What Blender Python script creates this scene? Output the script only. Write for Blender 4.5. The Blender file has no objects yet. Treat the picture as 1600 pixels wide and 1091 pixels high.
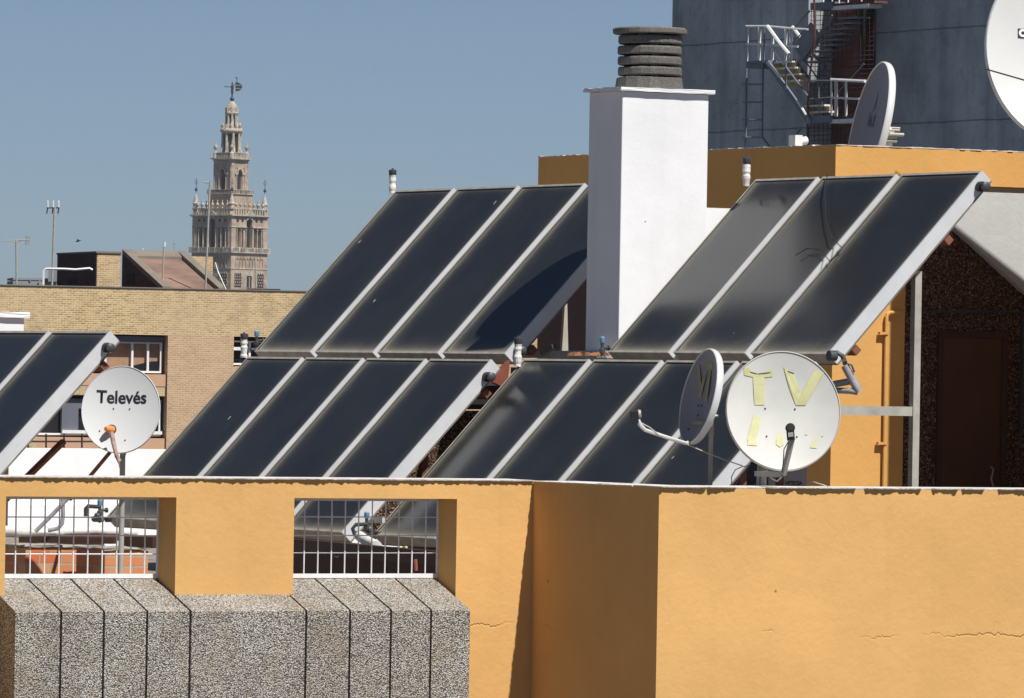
import bpy, bmesh, math, random
from mathutils import Vector, Matrix
random.seed(7)
R = math.radians
sc = bpy.context.scene
COL = sc.collection
# ---------------------------------------------------------------- camera geometry
F, HY, RHO = 10188.0, 591.8, 0.01669
AL, BE, TA, LL = R(30.5), R(61.56), R(46.57), 1.70
CR, SR = math.cos(RHO), math.sin(RHO)
def P(px, py, Y):
    dx, dy = px-800, py-HY
    x = CR*dx+SR*dy; y = -SR*dx+CR*dy
    return Vector((x/F*Y, Y, -y/F*Y))
def hit(px, py, P0, n):
    d = P(px, py, 1.0)
    return d*(P0.dot(n)/d.dot(n))
def px_of(p):
    x = F*p.x/p.y; y = -F*p.z/p.y
    return (round(800+CR*x-SR*y, 1), round(HY+SR*x+CR*y, 1))
def frame(a):
    return Vector((math.cos(a), math.sin(a), 0)), Vector((-math.sin(a), math.cos(a), 0))
Z = Vector((0, 0, 1))
U, V = frame(AL)
SUN_AZ, SUN_EL = R(39.5), R(55.5)
SV = Vector((math.sin(SUN_AZ)*math.cos(SUN_EL), -math.cos(SUN_AZ)*math.cos(SUN_EL), math.sin(SUN_EL)))

# ---------------------------------------------------------------- materials
def srgb(r, g, b):
    f = lambda c: (c/255/12.92) if c <= 10 else ((c/255+.055)/1.055)**2.4
    return (f(r), f(g), f(b), 1)
class NT:
    def __init__(s, name, rough=.8, metal=0, spec=.5):
        s.m = bpy.data.materials.new(name); s.m.use_nodes = True
        s.t = s.m.node_tree; s.b = s.t.nodes['Principled BSDF']
        s.b.inputs['Roughness'].default_value = rough
        s.b.inputs['Metallic'].default_value = metal
        s.b.inputs['Specular IOR Level'].default_value = spec
    def n(s, kind, **kw):
        x = s.t.nodes.new(kind)
        for k, v in kw.items():
            if k in ('inp',):
                for a, b in v.items(): x.inputs[a].default_value = b
            else: setattr(x, k, v)
        return x
    def l(s, a, b): s.t.links.new(a, b)
    def pos(s, scale=(1, 1, 1), src='pos'):
        if src == 'pos': o = s.n('ShaderNodeNewGeometry').outputs['Position']
        elif src == 'uv': o = s.n('ShaderNodeUVMap').outputs[0]
        else: o = s.n('ShaderNodeTexCoord').outputs[{'obj': 'Object', 'gen': 'Generated'}[src]]
        m = s.n('ShaderNodeMapping'); m.inputs['Scale'].default_value = scale
        s.l(o, m.inputs[0]); return m.outputs[0]
    def noise(s, vec, scale, detail=4, rough=.55):
        x = s.n('ShaderNodeTexNoise'); s.l(vec, x.inputs['Vector'])
        x.inputs['Scale'].default_value = scale; x.inputs['Detail'].default_value = detail
        x.inputs['Roughness'].default_value = rough; return x.outputs['Fac']
    def ramp(s, fac, *stops):
        x = s.n('ShaderNodeValToRGB'); e = x.color_ramp.elements
        while len(e) < len(stops): e.new(.5)
        for i, (p, c) in enumerate(stops):
            e[i].position = p; e[i].color = c if len(c) == 4 else (*c, 1)
        s.l(fac, x.inputs[0]); return x.outputs[0]
    def mix(s, fac, a, b, mode='MIX'):
        x = s.n('ShaderNodeMix', data_type='RGBA', blend_type=mode)
        for inp, v in ((x.inputs['Factor'], fac), (x.inputs['A'], a), (x.inputs['B'], b)):
            if isinstance(v, (int, float)): inp.default_value = v
            elif isinstance(v, tuple): inp.default_value = v if len(v) == 4 else (*v, 1)
            else: s.l(v, inp)
        return x.outputs['Result']
    def math(s, op, a, b=0.0, clamp=False):
        x = s.n('ShaderNodeMath', operation=op, use_clamp=clamp)
        for i, v in enumerate((a, b)):
            if isinstance(v, (int, float)): x.inputs[i].default_value = v
            else: s.l(v, x.inputs[i])
        return x.outputs[0]
    def bump(s, h, dist=.01, strength=.5, prev=None):
        x = s.n('ShaderNodeBump'); s.l(h, x.inputs['Height'])
        x.inputs['Distance'].default_value = dist; x.inputs['Strength'].default_value = strength
        if prev: s.l(prev, x.inputs['Normal'])
        s.l(x.outputs[0], s.b.inputs['Normal']); return x.outputs[0]
    def col(s, c):
        if isinstance(c, tuple): s.b.inputs['Base Color'].default_value = c if len(c) == 4 else (*c, 1)
        else: s.l(c, s.b.inputs['Base Color'])
BW = [(0, 0, 0), (1, 1, 1)]
def simple(name, c, rough=.6, metal=0, var=.25, scale=8, bump=0, spec=.5, src='pos'):
    t = NT(name, rough, metal, spec); v = t.pos(src=src)
    n = t.noise(v, scale, 6)
    lo = tuple(x*(1-var) for x in c[:3]); hi = tuple(min(1, x*(1+var*.6)) for x in c[:3])
    t.col(t.ramp(n, (.3, lo), (.7, hi)))
    if bump: t.bump(t.noise(v, scale*6, 5), bump, .6)
    return t.m

def mat_stucco(name, c, crack=True, bs=.7):
    t = NT(name, .9, 0, .2); v = t.pos()
    big = t.noise(v, .9, 5); fine = t.noise(v, 26, 6, .65); mid = t.noise(v, 5, 5)
    a = t.mix(t.ramp(big, (.35, BW[0]), (.68, BW[1])), tuple(x*.90 for x in c), tuple(min(1, x*1.05) for x in c))
    a = t.mix(t.math('MULTIPLY', t.ramp(mid, (.45, BW[0]), (.75, BW[1])), .16), a, tuple(x*.82 for x in c))
    # faint rain streaks running down the paint
    st = t.noise(t.pos((9, 9, .35)), 1.0, 4)
    a = t.mix(t.math('MULTIPLY', t.ramp(st, (.55, BW[0]), (.8, BW[1])), .12), a, tuple(x*.6 for x in c))
    # specks
    vo = t.n('ShaderNodeTexVoronoi'); t.l(v, vo.inputs['Vector']); vo.inputs['Scale'].default_value = 3.3
    sp = t.math('LESS_THAN', vo.outputs['Distance'], .028)
    gate = t.math('GREATER_THAN', vo.outputs['Color'], .62)
    a = t.mix(t.math('MULTIPLY', t.math('MULTIPLY', sp, gate), .7), a, (.12, .07, .03))
    h = t.math('ADD', t.math('MULTIPLY', fine, .6), t.math('MULTIPLY', mid, 1.3))
    if crack:
        # long wandering horizontal cracks in the render coat
        w = t.n('ShaderNodeSeparateXYZ'); t.l(t.pos(), w.inputs[0])
        cn = t.noise(t.pos((2.2, 2.2, .3)), 1.5, 7, .65)
        zz = t.math('ADD', w.outputs[2], t.math('MULTIPLY', cn, .22))
        pm = t.math('PINGPONG', t.math('ADD', zz, .23), .57)
        ck = t.ramp(pm, (.0, (1, 1, 1)), (.006, (0, 0, 0)))
        br = t.ramp(t.noise(t.pos((1.2, 1.2, 3)), .9, 3), (.5, BW[0]), (.6, BW[1]))
        ck = t.math('MULTIPLY', ck, br)
        a = t.mix(t.math('MULTIPLY', ck, .32), a, tuple(x*.45 for x in c))
        h = t.math('SUBTRACT', h, t.math('MULTIPLY', ck, 1.2))
    t.col(a); t.bump(h, .006, bs); return t.m

def mat_pebble(name, cells, dark, scale=95, bump=.006, warm=None):
    t = NT(name, .9, 0, .25); v = t.pos()
    vo = t.n('ShaderNodeTexVoronoi'); t.l(v, vo.inputs['Vector']); vo.inputs['Scale'].default_value = scale
    sep = t.n('ShaderNodeSeparateColor'); t.l(vo.outputs['Color'], sep.inputs[0])
    c = t.ramp(sep.outputs[0], *cells)
    gap = t.ramp(vo.outputs['Distance'], (.42, BW[0]), (.72, BW[1]))
    a = t.mix(gap, c, dark)
    big = t.ramp(t.noise(v, 2.2, 5), (.35, (.8, .78, .76)), (.65, (1, 1, 1)))
    a = t.mix(1.0, a, big, 'MULTIPLY')
    if warm: a = t.mix(t.math('MULTIPLY', t.ramp(t.noise(v, 5, 4), (.5, BW[0]), (.72, BW[1])), .35), a, warm)
    t.col(a); t.bump(t.math('SUBTRACT', 1.0, vo.outputs['Distance']), bump, 1.0); return t.m

def mat_brick(name, c1, c2, mortar, w=.25, h=.068, ms=.012, stain=None, src='uv', bump=.004, vary=None):
    t = NT(name, .9, 0, .2); v = t.pos(src=src)
    b = t.n('ShaderNodeTexBrick'); t.l(v, b.inputs['Vector'])
    b.inputs['Scale'].default_value = 1; b.inputs['Brick Width'].default_value = w
    b.inputs['Row Height'].default_value = h; b.inputs['Mortar Size'].default_value = ms
    b.inputs['Mortar Smooth'].default_value = .15; b.inputs['Bias'].default_value = 0
    b.inputs['Color1'].default_value = (*c1, 1); b.inputs['Color2'].default_value = (*c2, 1)
    b.inputs['Mortar'].default_value = (*mortar, 1)
    a = b.outputs['Color']
    n1 = t.noise(v, 14, 5)
    a = t.mix(t.math('MULTIPLY', t.ramp(n1, (.45, BW[0]), (.7, BW[1])), .35), a, tuple(x*.6 for x in c2))
    if vary:
        a = t.mix(t.math('MULTIPLY', t.ramp(t.noise(v, .35, 4), (.42, BW[0]), (.62, BW[1])), .55), a, vary)
    if stain:
        a = t.mix(t.math('MULTIPLY', t.ramp(t.noise(v, 1.1, 6, .7), (.5, BW[0]), (.75, BW[1])), .5), a, stain)
    t.col(a); t.bump(t.math('SUBTRACT', 1.0, b.outputs['Fac']), bump, .8); return t.m

def mat_glass_collector():
    t = NT('collector_glass', .16, 0, .38)
    g = t.n('ShaderNodeTexCoord'); s = t.n('ShaderNodeSeparateXYZ'); t.l(g.outputs['Generated'], s.inputs[0])
    oi = t.n('ShaderNodeObjectInfo')
    av = t.n('ShaderNodeVectorMath', operation='ADD'); t.l(g.outputs['Object'], av.inputs[0])
    cx = t.n('ShaderNodeCombineXYZ'); t.l(t.math('MULTIPLY', oi.outputs['Random'], 57.0), cx.inputs[0])
    t.l(cx.outputs[0], av.inputs[1]); v = av.outputs[0]
    nz = t.noise(v, 5, 5)
    def edge(d, w):   # exp(-d/w)
        return t.math('POWER', 2.718, t.math('MULTIPLY', t.math('MULTIPLY', d, -1.0/w), t.math('ADD', .6, t.math('MULTIPLY', nz, .8))))
    x0 = t.math('MULTIPLY', s.outputs[0], .9); x1 = t.math('MULTIPLY', t.math('SUBTRACT', 1.0, s.outputs[0]), .9)
    y0 = t.math('MULTIPLY', s.outputs[1], LL); y1 = t.math('MULTIPLY', t.math('SUBTRACT', 1.0, s.outputs[1]), LL)
    f = t.math('ADD', t.math('MULTIPLY', edge(x0, .042), .95), t.math('MULTIPLY', edge(x1, .03), .4))
    f = t.math('ADD', f, t.math('MULTIPLY', edge(y0, .036), .95))
    f = t.math('ADD', f, t.math('MULTIPLY', edge(y1, .016), .45))
    # broad lighter film of dust low on the pane
    f = t.math('ADD', f, t.math('MULTIPLY', edge(y0, .35), .02))
    film = t.ramp(t.noise(v, 2.3, 6), (.3, (.0, .0, .0)), (.8, (.04, .04, .04)))
    f = t.math('ADD', f, film, clamp=True)
    mp = t.n('ShaderNodeMapping'); mp.inputs['Scale'].default_value = (18, .8, 1); mp.inputs['Rotation'].default_value = (0, 0, .12); t.l(v, mp.inputs[0])
    streak = t.ramp(t.noise(mp.outputs[0], 1.0, 4), (.58, BW[0]), (.8, BW[1]))
    f = t.math('ADD', f, t.math('MULTIPLY', streak, .03), clamp=True)
    base = t.mix(t.noise(v, 1.3, 2), (.0155, .017, .0195), (.0205, .0225, .025))
    a = t.mix(t.math('MULTIPLY', f, .78), base, (.34, .32, .25))
    vo = t.n('ShaderNodeTexVoronoi'); mp2 = t.n('ShaderNodeMapping'); mp2.inputs['Scale'].default_value = (1.0, .45, 1); t.l(v, mp2.inputs[0])
    wob = t.n('ShaderNodeVectorMath', operation='ADD'); t.l(mp2.outputs[0], wob.inputs[0])
    ns = t.n('ShaderNodeTexNoise'); t.l(v, ns.inputs['Vector']); ns.inputs['Scale'].default_value = 30
    sc2 = t.n('ShaderNodeVectorMath', operation='SCALE'); t.l(ns.outputs['Color'], sc2.inputs[0]); sc2.inputs['Scale'].default_value = .02
    t.l(sc2.outputs[0], wob.inputs[1]); t.l(wob.outputs[0], vo.inputs['Vector']); vo.inputs['Scale'].default_value = 5.5
    sp = t.math('LESS_THAN', vo.outputs['Distance'], .045)
    sepc = t.n('ShaderNodeSeparateColor'); t.l(vo.outputs['Color'], sepc.inputs[0])
    gate = t.math('GREATER_THAN', sepc.outputs[0], .70)
    dr = t.math('MULTIPLY', sp, gate)
    a = t.mix(t.math('MULTIPLY', dr, .75), a, (.6, .6, .58))
    t.col(a)
    t.l(t.math('ADD', .17, t.math('MULTIPLY', f, .7), clamp=True), t.b.inputs['Roughness'])
    return t.m

M = {}
M['orange'] = mat_stucco('orange_painted_stucco', (.675, .39, .142))
M['orange_far'] = mat_stucco('orange_painted_stucco_upper', (.67, .37, .118), crack=False)
M['white_wall'] = mat_stucco('white_painted_stucco', (.81, .81, .825), crack=False, bs=.4)
M['grey_wall'] = mat_stucco('grey_white_stucco', (.52, .53, .525), crack=False)
M['agg'] = mat_pebble('exposed_aggregate_concrete', [(0., (.15, .135, .115)), (.2, (.36, .33, .285)), (.5, (.53, .495, .44)), (.78, (.66, .63, .575)), (1, (.80, .78, .74))], (.12, .106, .09), 126, .008, (.30, .22, .12))
M['brown_agg'] = mat_pebble('brown_pebble_dash', [(0., (.05, .03, .02)), (.4, (.13, .075, .045)), (.8, (.24, .14, .085)), (1, (.42, .30, .22))], (.025, .015, .01), 78, .008)
M['coping'] = simple('pale_mortar', (.66, .62, .58), .9, var=.3, scale=14, bump=.004)
M['glass'] = mat_glass_collector()
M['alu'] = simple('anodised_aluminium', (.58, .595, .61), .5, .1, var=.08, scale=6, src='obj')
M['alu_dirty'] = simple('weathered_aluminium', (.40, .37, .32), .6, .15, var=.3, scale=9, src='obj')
M['casing'] = simple('galvanised_casing_back', (.20, .165, .14), .75, .1, var=.4, scale=5, src='obj')
M['black'] = simple('black_rubber', (.012, .012, .014), .5, var=.3)
M['dark_pipe'] = simple('dark_pipe', (.05, .055, .06), .5, var=.3)
M['steel'] = simple('painted_grey_steel', (.40, .385, .34), .55, .1, var=.2, scale=9)
M['cream_steel'] = simple('cream_painted_steel', (.55, .53, .46), .55, .05, var=.15, scale=9)
M['rust'] = simple('rusty_brown_steel', (.20, .075, .045), .85, .05, var=.5, scale=11, bump=.002)
M['redsteel'] = simple('red_oxide_steel', (.30, .085, .05), .8, .05, var=.25, scale=7)
M['white_metal'] = simple('white_enamel_bar', (.78, .78, .78), .5, 0, var=.1, scale=20)
M['white_pipe'] = simple('white_lagged_pipe', (.72, .70, .66), .85, 0, var=.3, scale=12, bump=.004)
M['grey_pipe'] = simple('grey_lagging', (.32, .32, .33), .7, 0, var=.3, scale=20, bump=.003)
M['blue'] = simple('blue_plastic', (.12, .26, .40), .45, 0, var=.15)
M['dish'] = simple('pale_grey_dish_enamel', (.58, .59, .585), .42, 0, var=.045, scale=3, src='obj')
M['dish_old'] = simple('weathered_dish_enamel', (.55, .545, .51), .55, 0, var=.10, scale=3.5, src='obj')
M['dish_shade'] = simple('shade_toned_dish_enamel', (.21, .205, .225), .5, 0, var=.06, scale=3, src='obj')  # shade on the side-on dish faces is put into this grey
M['dish_back'] = simple('dish_back_shell', (.34, .26, .25), .6, 0, var=.2, src='obj')
M['ink'] = simple('black_ink', (.012, .013, .018), .5, var=.1)
M['shade_ink'] = simple('faded_grey_print', (.09, .09, .11), .6, var=.1)
M['tape'] = simple('yellowed_tape', (.56, .55, .29), .6, 0, var=.14, scale=14)
M['tape_shade'] = simple('shade_toned_tape', (.30, .29, .15), .7, 0, var=.2, scale=14)  # tape darkened in colour for the shaded dish face
M['orange_plastic'] = simple('orange_plastic', (.75, .25, .05), .5, var=.2)
M['rusty_mix'] = simple('rusty_orange_scrap', (.42, .17, .07), .8, 0, var=.8, scale=16)
M['cloth'] = simple('faded_brown_wrap', (.36, .24, .20), .9, var=.4, scale=25)
M['cable_pale'] = simple('pale_cable', (.62, .58, .52), .6, var=.2)
M['concrete_vent'] = mat_pebble('cast_concrete', [(0, (.09, .085, .078)), (.5, (.17, .162, .15)), (1, (.22, .212, .198))], (.125, .118, .108), 150, .001)
M['door'] = simple('dark_brown_door', (.085, .035, .015), .55, 0, var=.15, scale=3)
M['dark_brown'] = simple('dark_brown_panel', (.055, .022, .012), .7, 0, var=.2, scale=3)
M['brick_red'] = mat_brick('red_orange_bricks', (.56, .14, .055), (.58, .32, .15), (.38, .33, .26), .155, .064, .006, src='uv', bump=.006)
M['cement'] = simple('grey_cement', (.36, .33, .28), .9, 0, var=.3, scale=12, bump=.006)
M['floor'] = simple('terrace_tiles', (.24, .20, .17), .85, 0, var=.2, scale=3)
M['ybrick'] = mat_brick('yellow_facing_brick', (.60, .43, .20), (.33, .20, .085), (.66, .54, .36), .20, .072, .013, stain=(.22, .165, .10), vary=(.52, .40, .25))
M['pbrick'] = mat_brick('pinkish_facing_brick', (.56, .37, .22), (.44, .28, .155), (.60, .46, .32), .20, .072, .013, stain=(.33, .22, .14))
M['shade_brick'] = mat_brick('shade_toned_brick', (.10, .062, .055), (.07, .042, .038), (.085, .06, .055), .20, .072, .013)  # brick darkened in colour for walls turned from the sun
M['tbrick'] = simple('old_tower_masonry', (.39, .295, .22), .9, 0, var=.35, scale=.55)
M['tstone'] = simple('old_pale_stone', (.44, .385, .31), .9, 0, var=.45, scale=.9)
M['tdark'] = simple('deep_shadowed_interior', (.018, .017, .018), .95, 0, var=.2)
M['bronze'] = simple('dark_bronze', (.035, .038, .045), .5, .4, var=.2)
M['roofred'] = simple('weathered_red_roof', (.225, .14, .105), .95, 0, var=.4, scale=.9, bump=.02)
M['kerbgrey'] = simple('grey_roof_edge', (.20, .17, .14), .9, 0, var=.2, scale=1.5)
M['peach'] = simple('peach_render', (.56, .34, .22), .9, 0, var=.15, scale=.8)
M['shutter'] = simple('brown_blind', (.34, .20, .12), .7, 0, var=.2, scale=2)
M['pane'] = simple('dark_window_pane', (.018, .018, .022), .12, 0, var=.1)
M['greyblue'] = simple('grey_blue_shutter', (.13, .14, .17), .6, 0, var=.1, scale=2)
M['farconc'] = simple('far_grey_concrete', (.24, .26, .28), .9, 0, var=.2, scale=.4)
def mat_tower():
    t = NT('bare_concrete', .92, 0, .2); v = t.pos()
    big = t.noise(v, .22, 7, .62); st = t.noise(t.pos((1.6, 1.6, .12)), 1.0, 6, .6); fine = t.noise(v, 3.2, 7, .7)
    c = (.335, .365, .385)
    a = t.mix(t.ramp(big, (.3, BW[0]), (.7, BW[1])), tuple(x*.68 for x in c), tuple(x*1.55 for x in c))
    a = t.mix(t.math('MULTIPLY', t.ramp(st, (.45, BW[0]), (.7, BW[1])), .55), a, tuple(x*.62 for x in c))
    a = t.mix(t.math('MULTIPLY', t.ramp(fine, (.5, BW[0]), (.7, BW[1])), .5), a, tuple(x*.55 for x in c))
    sp = t.n('ShaderNodeSeparateXYZ'); t.l(v, sp.inputs[0])
    uvm = t.pos(src='uv'); su = t.n('ShaderNodeSeparateXYZ'); t.l(uvm, su.inputs[0])
    wz = t.math('ADD', su.outputs[1], t.math('MULTIPLY', t.noise(v, .8, 3), .10))
    j = t.ramp(t.math('PINGPONG', t.math('ADD', wz, .42), 1.32), (0, BW[1]), (.035, BW[0]))
    jv = t.ramp(t.math('PINGPONG', t.math('ADD', su.outputs[0], t.math('MULTIPLY', fine, .02)), 1.0), (0, BW[1]), (.02, BW[0]))
    j2 = t.math('MULTIPLY', jv, .35)
    a = t.mix(t.math('MULTIPLY', t.math('ADD', j, j2, clamp=True), .75), a, (.06, .065, .07))
    # pale formwork tie holes in rows
    vo = t.n('ShaderNodeTexVoronoi', distance='EUCLIDEAN'); vo.inputs['Scale'].default_value = 1.9; vo.inputs['Randomness'].default_value = .12
    t.l(uvm, vo.inputs['Vector'])
    hole = t.math('MULTIPLY', t.math('LESS_THAN', vo.outputs['Distance'], .10), t.ramp(t.noise(v, .5, 3), (.5, BW[0]), (.62, BW[1])))
    a = t.mix(t.math('MULTIPLY', hole, .3), a, (.45, .46, .47))
    t.col(a); t.bump(fine, .03, .5); return t.m
M['tower'] = mat_tower()
M['redwall'] = mat_brick('dark_red_brick', (.20, .085, .07), (.15, .06, .05), (.11, .06, .05), .5, .22, .03)
M['wsteel'] = simple('white_painted_rail', (.74, .74, .72), .5, 0, var=.15, scale=5)
M['bluesteel'] = simple('grey_blue_painted_steel', (.15, .19, .23), .6, 0, var=.15, scale=3)
M['redmesh'] = simple('rusty_red_wire', (.09, .03, .028), .8, 0, var=.2, scale=3)
M['ochre'] = simple('ochre_tread', (.50, .33, .14), .8, 0, var=.25, scale=4)
M['acgrey'] = simple('grey_painted_cabinet', (.27, .25, .26), .6, 0, var=.08, scale=3)
M['ground'] = simple('city_ground', (.09, .095, .10), .95, 0, var=.3, scale=.05)

# ---------------------------------------------------------------- mesh builder
def ortho(d):
    d = d.normalized(); a = Z if abs(d.z) < .95 else Vector((1, 0, 0))
    x = d.cross(a).normalized(); return x, x.cross(d).normalized()
class MB:
    def __init__(s): s.bm = bmesh.new()
    def box(s, o, a, b, c):
        vs = [s.bm.verts.new(o+a*i+b*j+c*k) for k in (0, 1) for j in (0, 1) for i in (0, 1)]
        for f in ((0, 1, 3, 2), (4, 6, 7, 5), (0, 4, 5, 1), (2, 3, 7, 6), (0, 2, 6, 4), (1, 5, 7, 3)):
            s.bm.faces.new([vs[i] for i in f])
        return s
    def cbox(s, c, a, b, d):    # centred
        return s.box(c-(a+b+d)*.5, a, b, d)
    def prism(s, pts, vec):
        n = len(pts); A = [s.bm.verts.new(p) for p in pts]; B = [s.bm.verts.new(p+vec) for p in pts]
        s.bm.faces.new(A); s.bm.faces.new(B[::-1])
        for i in range(n): s.bm.faces.new([A[i], B[i], B[(i+1) % n], A[(i+1) % n]])
        return s
    def tube(s, pts, r, n=8, r2=None):
        rings = []; N = len(pts)
        for i, p in enumerate(pts):
            d = (pts[min(i+1, N-1)]-pts[max(i-1, 0)])
            x, y = ortho(d); rr = r if r2 is None else r+(r2-r)*i/(N-1)
            if i and rings:
                # keep ring orientation steady
                px = pxv; x = (px-d.normalized()*px.dot(d.normalized())).normalized(); y = x.cross(d.normalized())
            pxv = x
            rings.append([s.bm.verts.new(p+(x*math.cos(2*math.pi*k/n)+y*math.sin(2*math.pi*k/n))*rr) for k in range(n)])
        for a, b in zip(rings, rings[1:]):
            for k in range(n): s.bm.faces.new([a[k], a[(k+1) % n], b[(k+1) % n], b[k]])
        s.bm.faces.new(rings[0][::-1]); s.bm.faces.new(rings[-1]); return s
    def beam(s, p, q, w, h=None, up=Z):
        h = h or w; d = q-p; x = d.cross(up)
        if x.length < 1e-6: x = d.cross(U)
        x.normalize(); y = x.cross(d).normalized()
        return s.box(p-x*w/2-y*h/2, x*w, y*h, d)
    def lathe(s, o, prof, n=24, ax=Z, jitter=0):
        x, y = ortho(ax); ax = ax.normalized(); rings = []
        for r, h in prof:
            rings.append([s.bm.verts.new(o+ax*(h+random.uniform(-jitter, jitter))+(x*math.cos(2*math.pi*k/n)+y*math.sin(2*math.pi*k/n))*max(r, .0005)*(1+random.uniform(-jitter, jitter))) for k in range(n)])
        for a, b in zip(rings, rings[1:]):
            for k in range(n): s.bm.faces.new([a[k], a[(k+1) % n], b[(k+1) % n], b[k]])
        s.bm.faces.new(rings[0][::-1]); s.bm.faces.new(rings[-1]); return s
    def ball(s, c, r, n=10, sz=1):
        return s.lathe(c, [(r*math.sin(math.pi*i/n), -r*sz*math.cos(math.pi*i/n)) for i in range(n+1)], n=max(8, n))
    def build(s, name, mat, parent=None, smooth=False, bevel=0, local=False):
        bmesh.ops.recalc_face_normals(s.bm, faces=s.bm.faces)
        uv = s.bm.loops.layers.uv.new('UVMap')
        for f in s.bm.faces:
            n = f.normal
            if abs(n.z) > .75: t, b = Vector((1, 0, 0)), Vector((0, 1, 0))
            else:
                t = Z.cross(n).normalized(); b = Z
            for l in f.loops: l[uv].uv = (l.vert.co.dot(t), l.vert.co.dot(b))
        me = bpy.data.meshes.new(name)
        off = Vector((0, 0, 0)) if (parent is None or local) else Vector(parent['_org'])
        if off.length: bmesh.ops.translate(s.bm, verts=s.bm.verts, vec=-off)
        s.bm.to_mesh(me); s.bm.free()
        me.materials.append(M[mat] if isinstance(mat, str) else mat)
        if smooth:
            for p in me.polygons: p.use_smooth = True
        o = bpy.data.objects.new(name, me); COL.objects.link(o)
        if parent: o.parent = parent
        o['_org'] = tuple(off)
        if bevel:
            m = o.modifiers.new('b', 'BEVEL'); m.width = bevel; m.segments = 2; m.limit_method = 'ANGLE'; m.angle_limit = R(40)
        if smooth:
            m = o.modifiers.new('e', 'EDGE_SPLIT'); m.split_angle = R(38)
        return o
def tag(o, label=None, cat=None, group=None, kind=None):
    if label: o['label'] = label
    if cat: o['category'] = cat
    if group: o['group'] = group
    if kind: o['kind'] = kind
    return o
def thing(name, label, cat, loc=Vector((0, 0, 0)), group=None):
    o = bpy.data.objects.new(name, None); COL.objects.link(o)
    o.location = loc; o['_org'] = tuple(loc); o.empty_display_size = .1
    return tag(o, label, cat, group)
def text_mesh(name, s, size, mat, parent, xf, bold=.0, sx=1.0, extr=0.0):
    """xf: function local (x,y) -> world Vector"""
    cu = bpy.data.curves.new(name, 'FONT'); cu.body = s; cu.size = size; cu.offset = bold
    cu.align_x = 'CENTER'; cu.align_y = 'CENTER'; cu.resolution_u = 4; cu.space_character = .98
    ob = bpy.data.objects.new('t', cu); COL.objects.link(ob)
    dg = bpy.context.evaluated_depsgraph_get(); me0 = ob.evaluated_get(dg).to_mesh()
    bm = bmesh.new(); bm.from_mesh(me0); bpy.data.objects.remove(ob)
    bmesh.ops.remove_doubles(bm, verts=bm.verts, dist=1e-6)
    for v in bm.verts: v.co = xf(v.co.x*sx, v.co.y)
    mb = MB(); mb.bm.free(); mb.bm = bm
    return mb.build(name, mat, parent)

# ================================================================= SETTING
g = MB(); g.box(Vector((-4000, -500, -26)), Vector((8000, 0, 0)), Vector((0, 7000, 0)), Vector((0, 0, .5)))
tag(g.build('ground', 'ground'), 'wide city ground far below the roofs', kind='structure')

# ---------------------------------------------------------------- foreground parapet building
K = P(1030, 762, 38.0)                      # near corner of the projecting block
Q = hit(833, 751, K, U)                     # where its side meets the recessed wall
vL, vK, uK = Q.dot(V), K.dot(V), K.dot(U)
zK = K.z
QL = Q
def onL(px, py, dv=0):                      # point on recessed wall face moved dv inward
    return hit(px, py, QL+V*dv, V)
def uvz(u, v, z): return U*u+V*v+Z*z
zT = onL(400, 749).z
FLOOR = -1.42
wall = thing('parapet_wall', 'orange stuccoed rooftop parapet wall with two grilled openings and a projecting block', 'parapet wall', uvz(uK, vL, FLOOR-3))
u_l, u_r = onL(-700, 840).dot(U), uK+.0
o1a, o1b = onL(8.5, 840).dot(U), onL(274.5, 850).dot(U)
o2a, o2b = onL(459, 840).dot(U), onL(713, 850).dot(U)
zl = onL(140, 776.5).z
zb = onL(365, 930).z-.02
zlow = -3.6
vg = hit(247.5, 850, onL(275, 850), U).dot(V)        # grille plane
TH = vg-vL+.035
TH = .24
m = MB()
# fronts built as columns so that each opening is real
def wb(m, ua, ub, za, zb_, va=vL, vb=vL+TH): m.box(uvz(ua, va, za), U*(ub-ua), V*(vb-va), Z*(zb_-za))
wb(m, u_l, o1a, zlow, zT); wb(m, o1b, o2a, zlow, zT); wb(m, o2b, uK+.28, zlow, zT)
wb(m, o1a, o1b, zl, zT); wb(m, o2a, o2b, zl, zT)
wb(m, o1a, o1b, zlow, zb-.06, vL+.004); wb(m, o2a, o2b, zlow, zb-.06, vL+.004)
m.build('recessed_wall', 'orange', wall)
m = MB()
uE = hit(2300, 800, K, V).dot(U)
m.box(uvz(uK, vK, zlow), U*(uE-uK), V*.28, Z*(zK-zlow))
m.build('block_front', 'orange', wall)
m = MB(); m.box(uvz(uK+.002, vK+.28, zlow), U*.27, V*(vL-vK-.28), Z*(zK-zlow))
m.build('block_side', 'orange', wall)
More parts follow.
